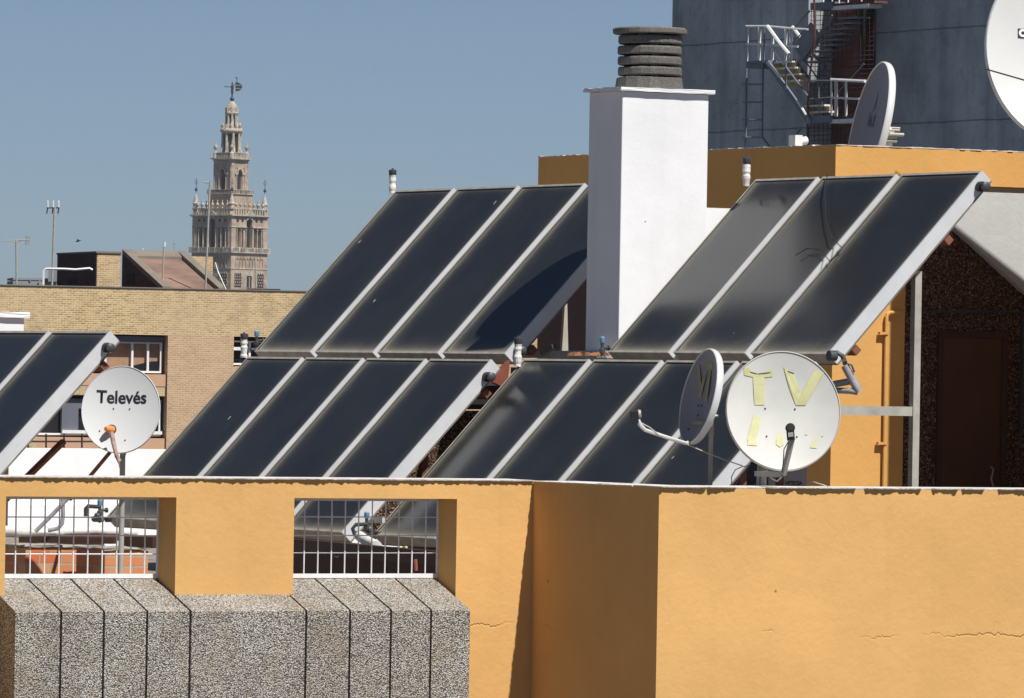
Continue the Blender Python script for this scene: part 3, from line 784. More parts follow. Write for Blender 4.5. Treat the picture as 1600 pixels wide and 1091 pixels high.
# ---------------------------------------------------------------- behind the left grille
Yg = 41.0
def bpier(px0, px1, y0, Yc, label, cap=True, depth=.5):
    C = P(px0, y0, Yc); w = (hit(px1, y0, C, V)-C).dot(U)
    o = thing('brick_pier', label, 'brick pier', Vector((C.x, C.y, FLOOR)), 'red brick piers behind the left grille')
    m = MB(); m.box(Vector((C.x, C.y, FLOOR+.001)), U*w, V*depth, Z*(C.z-FLOOR)); m.build('brickwork', 'brick_red', o, bevel=.005)
    if cap:
        m = MB(); m.box(Vector((C.x, C.y, C.z+.002))-U*.01-V*.01, U*(w+.02), V*(depth+.02), Z*.015)
        bmesh.ops.subdivide_edges(m.bm, edges=m.bm.edges, cuts=5, use_grid_fill=True)
        for v in m.bm.verts: v.co += Vector([random.uniform(-1, 1)*.004 for _ in range(3)])
        m.build('mortar_bed', 'cement', o)
    return o
bpier(40, 161, 856, 41.0, 'wide red brick pier behind the left part of the left grille', depth=.42)
bpier(164, 232, 861, 40.7, 'narrow orange brick pier behind the right end of the left grille', depth=.4)
m = MB(); m.box(P(4, 852, 41.6), U*.36, V*.3, Z*.045)
tag(m.build('concrete_slab', 'cement'), 'grey concrete slab end lying on the wide brick pier', 'slab')
m = MB(); pts = [P(-60, 829, 41.8), P(0, 829, 41.8), P(40, 832, 41.8), P(50, 832, 41.8)]; m.tube(pts, .034, 14)
m.tube([P(48, 832, 41.8), P(70, 832, 41.8), P(90, 833, 41.8)], .018, 10)
o = m.build('lagged_pipe', 'white_pipe', smooth=True); tag(o, 'white lagged horizontal pipe low in the left grille', 'pipe')
m = MB(); m.tube([P(86, 834, 41.9), P(110, 831, 41.9), P(150, 830, 41.9), P(190, 832, 41.9), P(215, 834, 41.9)], .028, 14)
tag(m.build('rust_stained_pipe', 'white_pipe', smooth=True), 'pale rust-stained pipe in the middle of the left grille', 'pipe')
m = MB(); m.beam(P(-40, 840, 42), P(250, 842, 41.6), .05, .03); m.beam(P(-40, 835, 42.05), P(200, 836, 41.8), .03, .012)
tag(m.build('steel_angle_beam', 'rust'), 'long rusty steel angle running behind the left grille', 'beam')
m = MB(); m.beam(P(32, 843, 41.5), P(180, 845, 41.3), .06, .04); m.beam(P(92, 851, 41.4), P(160, 852, 41.3), .06, .03); m.beam(P(198, 846, 41.4), P(250, 848, 41.3), .2, .07)
tag(m.build('dark_timber', 'dark_brown'), 'dark timber bearers on top of the brick piers', 'timber')
m = MB(); m.tube([P(55, 831, 41.3), P(80, 806, 41.3), P(106, 779, 41.3), P(116, 770, 41.3)], .013, 8)
tag(m.build('slanting_pipe', 'grey_pipe', smooth=True), 'thin slanting pipe crossing the left grille', 'pipe')
m = MB(); m.tube([P(98, 770, 41.6), P(98.5, 805, 41.6), P(97, 818, 41.6), P(91, 826, 41.6), P(75, 829, 41.6)], .013, 8)
tag(m.build('bent_pipe', 'grey_pipe', smooth=True), 'thin upright pipe bending left at its foot behind the left grille', 'pipe')
m = MB(); m.tube([P(134, 807, 45.0), P(134, 795, 45.0), P(137, 791, 45.0), P(156, 792, 45.0)], .014, 8); m.ball(P(152, 806, 45), .022, 8); m.tube([P(143, 811, 45), P(158, 808, 45)], .016, 8); m.lathe(P(169, 816, 45), [(.02, 0), (.035, .03)], 8)
tag(m.build('hooked_pipe', 'dark_pipe', smooth=True), 'small hooked grey pipe at the corner of the collector behind the left grille', 'pipe')
# behind the right grille
m = MB(); m.beam(P(455, 852, 43.2), P(700, 874, 40.6), .06, .09); m.beam(P(455, 842, 43.4), P(640, 862, 41.4), .05, .03)
tag(m.build('brown_girder', 'dark_brown'), 'brown steel girder running across behind the right grille', 'beam')  # girder coloured dark to carry the shade it lies in
m = MB(); m.tube([P(562, 838, 43.0), P(572, 845, 42.8), P(589, 853, 42.5)], .034, 12)
tag(m.build('broken_white_pipe', 'white_pipe', smooth=True), 'short broken white pipe slanting down behind the right grille', 'pipe')
m = MB(); m.tube([P(555, 838, 43.2), P(551, 826, 43.2), P(556, 820, 43.2), P(574, 819, 43.2)], .013, 8); m.tube([P(556, 835, 43.2), P(580, 834, 43.2)], .022, 8); m.ball(P(577, 828, 43.2), .03, 8)
tag(m.build('looped_pipe', 'dark_pipe', smooth=True), 'looped grey pipe around the valve behind the right grille', 'pipe')
m = MB(); m.prism([P(480, 849, 43), P(536, 849, 43), P(530, 856, 43), P(512, 854, 43)], V*.02); m.prism([P(517, 868, 42.6), P(529, 868, 42.6), P(529, 871, 42.6)], V*.02); m.beam(P(566, 862, 42.2), P(600, 864, 42), .03, .015)
tag(m.build('white_offcuts', 'white_metal'), 'white sheet offcuts lying under the collectors behind the right grille', 'offcut')
m = MB(); m.ball(P(626, 856, 41.9), .011, 8); m.ball(P(634.5, 856, 41.9), .011, 8)
tag(m.build('lime_caps', 'tape'), 'pair of tiny yellow-green caps behind the right grille', 'cap')
m = MB(); m.tube([P(649, 874, 40.9), P(650, 892, 40.9)], .012, 8)
tag(m.build('rusty_stub_pipe', 'redsteel'), 'short rusty upright stub behind the right grille', 'pipe')
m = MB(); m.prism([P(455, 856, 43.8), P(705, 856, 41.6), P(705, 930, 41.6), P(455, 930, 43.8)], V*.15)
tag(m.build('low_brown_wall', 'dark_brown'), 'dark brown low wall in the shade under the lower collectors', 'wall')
m = MB(); m.beam(P(566, 812, 44.4), P(600, 812, 44.2), .03, .045)
tag(m.build('short_cream_bar', 'cream_steel'), 'short cream bar between the two collectors behind the right grille', 'bar')

# ---------------------------------------------------------------- satellite dishes
def dish(name, label, c, n, rx, ry, mat, depth=.05, rim=.012, mast_to=None, spin=0, back='dish_back', group=None, rimw=.016):
    """c centre of rim, n facing direction"""
    n = n.normalized(); y = (Z-n*Z.dot(n)).normalized(); x = y.cross(n).normalized()
    if spin: x, y = x*math.cos(spin)+y*math.sin(spin), y*math.cos(spin)-x*math.sin(spin)
    o = thing(name, label, 'satellite dish', Vector((c.x, c.y, c.z-ry)), group)
    surf = lambda a, b, off=0: c+x*a+y*b+n*(depth*((a/rx)**2+(b/ry)**2)-depth+off)
    m = MB(); NR, NA = 14, 72; rings = []
    for i in range(1, NR+1):
        t = i/NR; rings.append([m.bm.verts.new(surf(rx*t*math.cos(2*math.pi*k/NA), ry*t*math.sin(2*math.pi*k/NA))) for k in range(NA)])
    cv = m.bm.verts.new(surf(0, 0))
    for k in range(NA): m.bm.faces.new([cv, rings[0][k], rings[0][(k+1) % NA]])
    for a, b in zip(rings, rings[1:]):
        for k in range(NA): m.bm.faces.new([a[k], b[k], b[(k+1) % NA], a[(k+1) % NA]])
    m.build('reflector', mat, o, smooth=True); m = MB()
    last = [m.bm.verts.new(surf(rx*math.cos(2*math.pi*k/NA), ry*math.sin(2*math.pi*k/NA), .0004)) for k in range(NA)]
    for (dr, dn) in ((.35, .3), (.8, 0), (1.0, -.6), (.9, -1.5), (.3, -1.9)):
        rr = [m.bm.verts.new(surf((rx+rimw*dr*.5)*math.cos(2*math.pi*k/NA)*1.0, (ry+rimw*dr*.5)*math.sin(2*math.pi*k/NA))*1.0+n*(rimw*dn*.9)) for k in range(NA)]
        for k in range(NA): m.bm.faces.new([last[k], rr[k], rr[(k+1) % NA], last[(k+1) % NA]])
        last = rr
    m.build('rim', 'dish' if mat == 'dish_shade' else mat, o, smooth=True)  # shade-toned dishes keep a lighter rim colour, standing for sunlight on it
    m = MB(); rings = []
    for i in range(1, NR+1):
        t = i/NR; rings.append([m.bm.verts.new(surf(rx*.985*t*math.cos(2*math.pi*k/NA), ry*.985*t*math.sin(2*math.pi*k/NA), -.006-.012*t)) for k in range(NA)])
    cv = m.bm.verts.new(surf(0, 0, -.006))
    for k in range(NA): m.bm.faces.new([cv, rings[0][k], rings[0][(k+1) % NA]])
    for a, b in zip(rings, rings[1:]):
        for k in range(NA): m.bm.faces.new([a[k], b[k], b[(k+1) % NA], a[(k+1) % NA]])
    m.build('back_shell', back, o, smooth=True)
    return o, surf, x, y, n
def patch(o, surf, polys, name, mat, off=.003):
    m = MB()
    for pl in polys:
        A = [m.bm.verts.new(surf(a, b, off)) for a, b in pl]; B = [m.bm.verts.new(surf(a, b, off-.0015)) for a, b in pl]
        m.bm.faces.new(A); m.bm.faces.new(B[::-1])
        for i in range(len(pl)): m.bm.faces.new([A[i], B[i], B[(i+1) % len(pl)], A[(i+1) % len(pl)]])
    return m.build(name, mat, o)

# lettered dish (left)
s1 = 40.3/F
c = P(188.5, 640, 40.3)
o, surf, x, y, n = dish('satellite_dish', 'round pale satellite dish lettered in black with an orange feed, on the left', c, Vector((-.10, -1, .22)), 61*s1, 68.5*s1, 'dish', depth=.035, rimw=.012)
text_mesh('lettering', 'Televés', 28*s1, 'ink', o, lambda a, b: surf(a+.0*s1, b+20*s1, .002), bold=.0024, sx=.94)
bt = []
for bx, by in ((-12.5, 3), (13, 3), (9, -48), (-32, -34)):
    m = MB(); p = surf(bx*s1, by*s1, .001); m.lathe(p, [(.0045, 0), (.0045, .004), (.002, .006)], 8, n); m.build('bolt', 'dark_pipe', o)
m = MB(); m.lathe(surf(-14*s1, -31*s1, .001), [(8*s1, 0), (8*s1, .002)], 20, n); m.build('feed_hole', 'ink', o)
tip = surf(-14*s1, -33*s1, .06)
m = MB(); m.lathe(surf(-12*s1, -31*s1, .004), [(.021, 0), (.024, .02), (.022, .05), (.013, .075)], 14, (n+Vector((-.5, 0, -.15)))); m.build('feed_horn', 'orange_plastic', o, smooth=True)
m = MB(); pa, pb, pc, pd = P(171, 678, 40.2), P(178, 678, 40.2), P(190, 722, 40.1), P(184, 725, 40.1)
m.tube([P(174, 676, 40.2), P(177, 692, 40.17), P(182, 712, 40.12), P(187, 722, 40.1)], .016, 7, r2=.013); m.tube([P(182, 710, 40.1), P(186, 722, 40.09), P(187, 732, 40.1)], .01, 5, r2=.002)
m.build('wrapped_feed_arm', 'cloth', o)
m = MB(); m.tube([P(192, 690, 40.5), Vector((P(192, 690, 40.5).x, 40.5, FLOOR+.002))], .018, 10); m.tube([P(192, 700, 40.5), P(186, 700, 40.42)], .02, 8); m.build('mast', 'steel', o, smooth=True)
m = MB(); m.tube([P(171, 708, 40.55), P(140, 745, 40.9), P(110, 780, 41.2)], .013, 6); m.build('brace', 'rust', o)
m = MB(); m.tube([P(197, 709, 40.45), P(193, 716, 40.4), P(187, 712, 40.4)], .003, 5); m.build('cable', 'dark_pipe', o)

# TV dish
YT = 38.75; s2 = YT/F
c = P(1224, 642, YT)
o, surf, x, y, n = dish('satellite_dish', 'large round dish with the letters TV in yellowed tape, above the parapet', c, Vector((.12, -1, .20)), 88.5*s2, 93*s2, 'dish_old', depth=.045, rimw=.02, back='dish_old')
def tp(pts): return [((a-1224)*s2, -(b-642)*s2/.98) for a, b in pts]
def cut(pl):   # densify so tape follows the curved face
    out = []
    for i, p in enumerate(pl):
        q = pl[(i+1) % len(pl)]; k = max(1, int(math.dist(p, q)/12))
        out += [(p[0]+(q[0]-p[0])*j/k, p[1]+(q[1]-p[1])*j/k) for j in range(k)]
    return out
def zc(*pts): return [(960+a/4.197, 520+b/4.197) for a, b in pts]
T = zc((850, 236), (888, 234), (902, 262), (940, 270), (1000, 262), (1030, 236), (1048, 236), (1044, 284), (988, 292), (990, 468), (922, 470), (912, 292), (852, 282))
Vv = [zc((1118, 222), (1150, 245), (1186, 262), (1232, 388), (1262, 468), (1200, 468), (1160, 370)), zc((1232, 390), (1322, 242), (1382, 256), (1262, 467), (1205, 467))]
one = zc((918, 532), (968, 568), (926, 700), (934, 740), (868, 738), (872, 712), (866, 700))
drop = zc((1088, 644), (1110, 690), (1112, 728), (1086, 746), (1062, 728), (1064, 690))
bits = [zc((1312, 700), (1340, 686), (1326, 716), (1328, 752), (1284, 748), (1288, 732)), zc((1254, 656), (1274, 658), (1262, 666)), zc((1360, 670), (1382, 658), (1370, 676))]
patch(o, surf, [cut(tp(T))], 'tape_letter', 'tape', .0035)
pt = patch(o, surf, [cut(tp(Vv[0]))], 'tape_letter', 'tape', .0035); patch(o, surf, [cut(tp(Vv[1]))], 'tape_letter', 'tape', .0042)
patch(o, surf, [tp(one)], 'tape_letter', 'tape', .0035); patch(o, surf, [tp(drop)], 'tape_letter', 'tape', .0035)
patch(o, surf, [tp(b) for b in bits], 'tape_scraps', 'tape', .0035)
cr = [zc((893, 258), (940, 268), (940, 273), (892, 264)), zc((945, 268), (1028, 256), (1028, 262), (946, 274)), zc((1144, 246), (1188, 260), (1182, 266), (1146, 252)), zc((1342, 262), (1354, 262), (1354, 270), (1342, 270))]
patch(o, surf, [tp(b) for b in cr], 'peeled_edges', 'dark_pipe', .0052)
for bx, by in zc((995, 491), (1193, 491), (1000, 674), (1201, 674)):
    (q,) = tp([(bx, by)]); m = MB(); m.lathe(surf(q[0], q[1], .001), [(.006, 0), (.005, .004)], 8, n); m.build('bolt', 'dark_pipe', o)
m = MB(); e = P(1224, 742, YT-.33); b0 = P(1240, 684, YT-.42)
m.beam(e, P(1238, 684, YT-.40), .022, .03); m.beam(e, e+V*.3+Z*.0, .022, .03); m.build('feed_arm', 'steel', o)
m = MB(); c1 = P(1235.5, 668, YT-.42); m.lathe(c1, [(.022, 0), (.028, .01), (.028, .035), (.02, .05)], 16, Vector((-.1, 1, -.15))); m.cbox(c1+Z*-.045, Vector((.045, 0, .008)), Vector((0, .04, 0)), Vector((-.006, 0, .06))); m.build('feed_horn', 'black', o, smooth=True)
m = MB(); m.cbox(c1+Vector((0, -.024, -.042)), Vector((.03, 0, .005)), Vector((0, .004, 0)), Vector((-.003, 0, .026))); m.build('feed_sticker', 'steel', o)
m = MB(); m.tube([P(1232, 690, YT-.42), P(1225, 702, YT-.42), P(1224, 720, YT-.4), P(1222, 738, YT-.36)], .0035, 6); m.build('feed_cable', 'dark_pipe', o)
m = MB(); m.tube([P(1218, 700, YT+.10), Vector((P(1218, 700, YT+.10).x, YT+.10, FLOOR+.002))], .022, 10); m.build('mast', 'rust', o, smooth=True)
m = MB(); m.tube([P(1192, 715, YT+.05), P(1193, 766, YT+.0)], .02, 8); m.tube([P(1186, 725, YT+.05), P(1184, 760, YT)], .010, 8); m.build('side_bracket', 'steel', o)
m = MB(); m.tube([P(1198, 734, YT-.02), P(1206, 748, YT-.02), P(1214, 752, YT-.02), P(1222, 745, YT-.02)], .004, 6); m.tube([P(1261, 750, YT+.2), P(1284, 757, YT+.0), P(1297, 762, YT-.05)], .0032, 6)
m.build('loose_cable', 'cable_pale', o)

# side-on dish
YS = 38.9; s3 = YS/F
c = P(1092, 619, YS)
nn = Vector((-.93, -.31, .215))
o, surf, x, y, n = dish('satellite_dish', 'narrow side-on satellite dish with a bent feed arm, left of the TV dish', c, nn, 72*s3, 74*s3, 'dish_shade', depth=.05, rimw=.022, back='dish')
patch(o, surf, [cut([(-.05, .21), (.06, .21), (.06, .17), (.03, .17), (.03, -.02), (-.015, -.02), (-.015, .17), (-.05, .17)])], 'tape_letter', 'tape_shade')
patch(o, surf, [[(-.17, .19), (-.14, .19), (-.08, .03), (-.1, .0)], [(-.04, .16), (-.07, .16), (-.12, .0), (-.08, .0)]], 'tape_letter', 'tape_shade')
patch(o, surf, [[(-.1, -.17), (.12, -.17), (.14, -.145), (-.08, -.14)]], 'tape_strip', 'tape_shade')
for a, b in ((-.04, -.05), (-.09, -.05), (-.05, -.11), (-.1, -.2)):
    m = MB(); m.lathe(surf(a, b, .002), [(.006, 0), (.005, .004)], 8, n); m.build('bolt', 'ink', o)
m = MB(); m.tube([P(1082, 688, YS+.1), P(1072, 693, YS-.1), P(1040, 683, YS-.25), P(1008, 672, YS-.35), P(1000, 664, YS-.38), P(997, 656, YS-.38)], .012, 8); m.build('feed_arm', 'dish', o, smooth=True)
m = MB(); q = P(991, 652, YS-.36); m.cbox(q, Vector((.05, .0, .004)), Vector((0, .07, 0)), Vector((-.004, 0, .075))); m.tube([q+Vector((.02, 0, .01)), q+Vector((.07, 0, .04))], .006, 6); m.build('feed_horn', 'black', o, bevel=.008)
m = MB(); q = P(996.5, 647, YS-.37); m.lathe(q, [(.022, 0), (.026, .008), (.022, .02)], 12, Vector((1, -.1, .1))); m.build('feed_collar', 'steel', o, smooth=True)
m = MB(); m.tube([P(1000, 660, YS-.38), P(1015, 668, YS-.34), P(1030, 680, YS-.3), P(1072, 694, YS-.1), P(1100, 706, YS), P(1130, 718, YS+.1), P(1160, 728, YS+.15)], .0035, 6); m.build('cable', 'cable_pale', o)
m = MB(); pm = P(1111.5, 645, YS+.05); m.tube([pm, Vector((pm.x, pm.y, FLOOR+.002))], .014, 10); m.lathe(pm-Z*.14, [(.017, 0), (.017, .13)], 10); m.build('mast', 'steel', o, smooth=True)
m = MB(); m.cbox(P(1107, 650, YS+.03), U*.05, V*.03, Z*.06); m.tube([P(1108, 650, YS), P(1122, 650, YS+.03)], .008, 6); m.tube([P(1078, 690, YS+.12), P(1087, 678, YS+.14), P(1092, 664, YS+.14)], .014, 8); m.build('clamp', 'dish', o)

# dish on the penthouse roof, seen nearly from the side, and the big one cut by the frame
YD = 52.5; s4 = YD/F
c = P(1357, 196, YD)
o, surf, x, y, n = dish('satellite_dish', 'dark shaded dish standing on the orange penthouse roof by the fire escape', c, Vector((-.95, -.215, .205)), 92*s4, 100*s4, 'dish_shade', depth=.05, rimw=.030, back='dish')
patch(o, surf, [[(-.12, .12), (-.04, .28), (-.07, .16)], [(-.19, .02), (-.17, .13), (-.15, .02), (-.12, .1), (-.09, .0), (-.11, .02), (-.14, .0)], [(-.07, .0), (-.06, .1), (-.02, .1), (-.03, .0)]], 'faded_lettering', 'shade_ink')
m = MB()
for i in range(7):
    q = P(1384+random.uniform(-4, 12), 200+i*3.4, YD+.05); m.tube([q-U*.08, q+U*.10], random.uniform(.008, .016), 6)
m.cbox(P(1388, 208, YD+.08), U*.07, V*.07, Z*.10); m.build('mount', 'steel', o)
pm = P(1389, 205, YD+.12); m = MB(); m.tube([pm, Vector((pm.x, pm.y, zP-.25))], .03, 10); m.tube([P(1381, 200, YD), P(1387, 193, YD), P(1391, 203, YD)], .014, 8); m.build('mast', 'white_metal', o)
YB = 54.0; s5 = YB/F
c = P(1672, 76, YB)
o, surf, x, y, n = dish('satellite_dish', 'very large pale dish cut off by the top right corner of the picture', c, Vector((.10, -1, .18)), 131*s5, 152*s5, 'dish', depth=.11, rimw=.04)
sq = [((1592-1672)*s5, -(43-76)*s5), ((1624-1672)*s5, -(43-76)*s5), ((1624-1672)*s5, -(58-76)*s5), ((1592-1672)*s5, -(58-76)*s5)]
patch(o, surf, [sq], 'logo_plate', 'ink', .004)
text_mesh('logo_letter', 'O', 15*s5, 'white_metal', o, lambda a, b: surf(a+(1600-1672)*s5, b-(50.5-76)*s5, .007), bold=.006)
m = MB(); m.tube([P(1540, 108, YB-.1), P(1620, 131, YB-.5), P(1700, 154, YB-.9)], .007, 6); m.tube([P(1700, 154, YB-.9), P(1720, 150, YB-.6), P(1700, 200, YB-.0)], .012, 6); m.build('feed_strut', 'dark_pipe', o)
m = MB(); pm = c+V*.25; m.tube([Vector((pm.x, pm.y, c.z)), Vector((pm.x, pm.y, zP-.25))], .05, 12); m.tube([Vector((pm.x, pm.y, c.z)), c+n*-.12], .05, 10); m.build('mast', 'steel', o)
# small floodlight on the penthouse roof
q = P(1243, 221, 53.5)
m1 = MB(); m1.cbox(q, U*.07, V*.1, Z*.10); m1.tube([q-Z*.03, Vector((q.x, q.y, zP-.25))], .02, 8)
m2 = MB(); m2.lathe(q+U*.035, [(.03, 0), (.034, .03), (.034, .07), (.02, .08)], 12, (U+Z*.15)); 
piece('floodlight', 'small white lamp head peeping over the orange penthouse parapet', 'lamp', [('housing', m1, 'white_metal', False), ('head', m2, 'white_metal', True)], q)

# ---------------------------------------------------------------- air-conditioning unit
YA = 43.0
C0 = P(1128, 722, YA); 
aco = thing('air_conditioner', 'grey air conditioner cabinet with a round black fan grille under the TV dish', 'air conditioner', Vector((C0.x, C0.y, FLOOR)))
wA = (hit(1262, 722, C0, V)-C0).dot(U)
m = MB(); m.box(Vector((C0.x, C0.y, FLOOR+.001)), U*wA, V*.35, Z*(P(1200, 706, YA).z-FLOOR)); m.build('cabinet', 'acgrey', aco, bevel=.01)
m = MB(); fc = hit(1165, 757, C0, V)
m.lathe(fc-V*.004, [(.165, 0), (.165, .02)], 40, -V); m.build('fan_opening', 'ink', aco)
m = MB()
for r in [i*.0125+.02 for i in range(12)]:
    pts = [fc-V*.028+(U*math.cos(t*2*math.pi/36)+Z*math.sin(t*2*math.pi/36))*r for t in range(37)]; m.tube(pts, .0016, 4)
for t in range(8):
    d = U*math.cos(t*math.pi/4)+Z*math.sin(t*math.pi/4); m.tube([fc-V*.026, fc-V*.026+d*.165], .002, 4)
m.build('fan_guard', 'dark_pipe', aco)
m = MB(); ps = hit(1218, 740, C0, V); m.box(Vector((ps.x, ps.y, FLOOR+.01))-V*.006, U*.03, V*.005, Z*(P(1200, 712, YA).z-FLOOR-.02)); m.build('panel_gap', 'dark_brown', aco)
tc = hit(1240, 755.5, C0, V)
text_mesh('lettering', 'HITECSA', .036, 'ink', aco, lambda a, b: tc-V*.003+U*a+Z*b, bold=.0012, sx=.95)
# loose cables over the AC corner
m = MB(); m.tube([P(1143, 762, 39), P(1143, 745, 39.1), P(1149, 734, 39.1), P(1158, 730, 39.1), P(1168, 728, 39)], .003, 5)
m.tube([P(1145, 764, 38.9), P(1158, 742, 39.0), P(1172, 726, 39.1)], .0035, 5); m.tube([P(1183, 728, 38.9), P(1191, 740, 38.9), P(1193, 764, 38.9)], .004, 5); m.tube([P(1170, 764, 38.9), P(1186, 752, 38.95), P(1190, 748, 39)], .003, 5)
tag(m.build('loose_cables', 'grey_pipe'), 'tangle of thin grey cables hanging in front of the fan grille', 'cables')

# ================================================================= BACKGROUND
# ---------------------------------------------------------------- concrete tower with fire escape
TW = P(1265, 100, 190.0)
onT = lambda px, py, out=0: hit(px, py, TW-U*out, U)
far, near = onT(1049, 120), onT(1900, 120)
zt = onT(1265, -150).z
tower = thing('concrete_tower', 'tall bare grey-blue concrete building filling the upper right, its shaded side to the camera', 'building', Vector((far.x, far.y, -25.5)))
vfar, vnear = far.dot(V), near.dot(V); uT = TW.dot(U)
ra, rb = onT(1366, 100).dot(V), onT(1262, 100).dot(V)
m = MB()
def tb(m, va, vb, za, zb_, ua=uT, ub=uT+14): m.box(uvz(ua, va, za), U*(ub-ua), V*(vb-va), Z*(zb_-za))
tb(m, vnear, ra, -25.5, zt); tb(m, rb, vfar, -25.5, zt); tb(m, ra, rb, -25.5, zt, uT+.9, uT+14)
m.build('wall', 'tower', tower)
m = MB(); tb(m, ra, rb, -5, zt, uT+.85, uT+.899); m.build('brick_recess', 'redwall', tower)

fe = thing('fire_escape', 'steel fire escape of white railings, stairs and landings on the concrete building', 'fire escape', onT(1270, 400))
def line(m, pts, r, out=1.0, n=6): m.tube([onT(x, y, out) for x, y in pts], r, n)
# upper landing and its edge
m = MB(); a, b = onT(1264, 12, 1.2), onT(1301, 12, 1.2)
def landing(x0, x1, y0, y1, o0, o1):
    mm = MB(); p = onT(x0, y1, o0); q = onT(x1, y1, o0); r = onT(x0, y0, o0)
    mm.box(p, V*((q-p).dot(V)), U*(o0-o1), Z*(r.z-p.z)); return mm
landing(1266, 1300, 5, 16, .95, 0.50).build('landing', 'bluesteel', fe)
landing(1300, 1366, 6, 9.5, .9, 0.45).build('landing', 'redwall', fe)
landing(1299, 1357, 10, 16, .92, 0.47).build('landing_edge', 'wsteel', fe)
m = MB()
for x in (1272, 1286, 1300, 1311, 1325, 1346): line(m, [(x+.5, -60), (x, 6)], .025, .85, 5)
line(m, [(1264, -50), (1366, -54)], .03, .85); line(m, [(1264, -22), (1366, -25)], .03, .85)
m.build('railing', 'wsteel', fe)
# flight from upper landing down-left: dark treads
m = MB()
for i in range(9):
    t = i/8; x = 1309-t*52; y = 28+t*68; w = 30-6*t
    p = onT(x, y, .9); q = onT(x+w, y, .9); m.box(p, V*((q-p).dot(V)), U*.45, Z*-.05)
m.build('stair_tread', 'bluesteel', fe)
m = MB(); line(m, [(1302, 24), (1247, 100)], .06, 1.0, 4); line(m, [(1266, 16), (1241, 45)], .03, 1.1, 5); line(m, [(1268, 35), (1240, 66)], .02, 1.1, 5)
m.prism([onT(*q, .95) for q in ((1266, 35), (1284, 60), (1256, 98), (1240, 72))], U*.05)
m.build('stringer', 'bluesteel', fe)
# left landing with white railing
landing(1166, 1200, 96, 100, 1.5, 1.05).build('landing', 'bluesteel', fe)
m = MB(); p = onT(1166, 107, 1.4); q = onT(1192, 107, 1.4); m.box(p, V*((q-p).dot(V)), U*1.1, Z*.14); m.build('landing_beam', 'bluesteel', fe)
m = MB()
line(m, [(1166, 41), (1198, 41), (1243, 45), (1262, 46)], .035, 1.2); line(m, [(1166, 68.5), (1186, 69), (1247, 73)], .035, 1.2)
for x, r in ((1169, .022), (1187, .055), (1207.5, .05), (1228, .05), (1238, .02), (1234, .02)):
    line(m, [(x, 43), (x-1, 97)], r, 1.2, 6)
m.build('railing', 'wsteel', fe)
m = MB()
for x in (1194, 1194.5): line(m, [(x, 42), (x-.5, 98)], .02, 1.5, 6)
m.build('railing_post', 'bluesteel', fe)
# main flight down-right
m = MB()
for (x0, x1, y, mt) in ((1200, 1236, 97, 0), (1207, 1242, 106.5, 0), (1214, 1249, 116.5, 0), (1221, 1248, 126, 0)):
    p = onT(x0, y, 1.3); q = onT(x1, y, 1.3); mm = MB(); mm.box(p, V*((q-p).dot(V)), U*.2, Z*-.05); mm.build('stair_tread', 'wsteel', fe)
    mm = MB(); mm.box(p-Z*.05+U*.18, V*((q-p).dot(V)), U*.03, Z*-.12); mm.build('stair_riser', 'ochre', fe)
for (x0, x1, y) in ((1251, 1288, 165), (1257, 1295, 175)):
    p = onT(x0, y, 1.3); q = onT(x1, y, 1.3); mm = MB(); mm.box(p, V*((q-p).dot(V)), U*.2, Z*-.05); mm.build('stair_tread', 'wsteel', fe)
    mm = MB(); mm.box(p-Z*.05+U*.18, V*((q-p).dot(V)), U*.03, Z*-.10); mm.build('stair_riser', 'ochre', fe)
m = MB(); m.prism([onT(*q, 1.5) for q in ((1194, 98), (1202, 98), (1262, 182), (1262, 194))], U*.06); m.prism([onT(*q, .8) for q in ((1234, 92), (1240, 92), (1264, 122), (1262, 128))], U*.06)
m.build('stringer', 'bluesteel', fe)
for pts_, r_, o_ in (([(1199, 41), (1218, 67), (1233, 85)], .055, 1.5), ([(1238, 42), (1264, 76)], .05, .8), ([(1201, 68), (1226, 102)], .03, 1.5)):
    m = MB(); line(m, pts_, r_, o_); m.build('handrail', 'wsteel', fe)
for pts_, r_, o_ in (([(1199, 97), (1219, 121)], .035, 1.52), ([(1246, 158), (1260, 180)], .04, 1.52), ([(1285, 160), (1300, 181)], .045, .9), ([(1257, 120), (1264, 126)], .05, .8)):
    m = MB(); line(m, pts_, r_, o_); m.build('stair_edge', 'wsteel', fe)
m = MB(); line(m, [(1264, 76), (1302, 125)], .035, .8); line(m, [(1239, 68), (1293, 145)], .022, .8); line(m, [(1226, 102), (1262, 150)], .025, 1.5); line(m, [(1228, 98), (1228, 140)], .03, 1.5)
m.build('handrail', 'bluesteel', fe)
# lower landing
landing(1262, 1298, 182, 193, 1.4, 0.95).build('landing', 'bluesteel', fe)
landing(1298, 1366, 181, 186, 1.3, 0.85).build('landing', 'redwall', fe)
landing(1297, 1344, 187, 193, 1.36, 0.91).build('landing_edge', 'wsteel', fe)
m = MB(); line(m, [(1299, 124.5), (1352, 127)], .05, 1.3); line(m, [(1300, 152.5), (1348, 155)], .035, 1.3)
for x, r in ((1299, .03), (1305, .025), (1308, .025), (1322, .04)): line(m, [(x, 126), (x, 182)], r, 1.3)
m.build('railing', 'wsteel', fe)
m = MB(); line(m, [(1262, 126), (1299, 126)], .022, 1.4); line(m, [(1264, 155), (1299, 152)], .02, 1.4); line(m, [(1279, 127), (1280, 181)], .02, 1.4); line(m, [(1252, 200), (1240, 216)], .03, 1.0); line(m, [(1300, 155), (1350, 100)], .015, 1.0)
m.build('railing', 'bluesteel', fe)
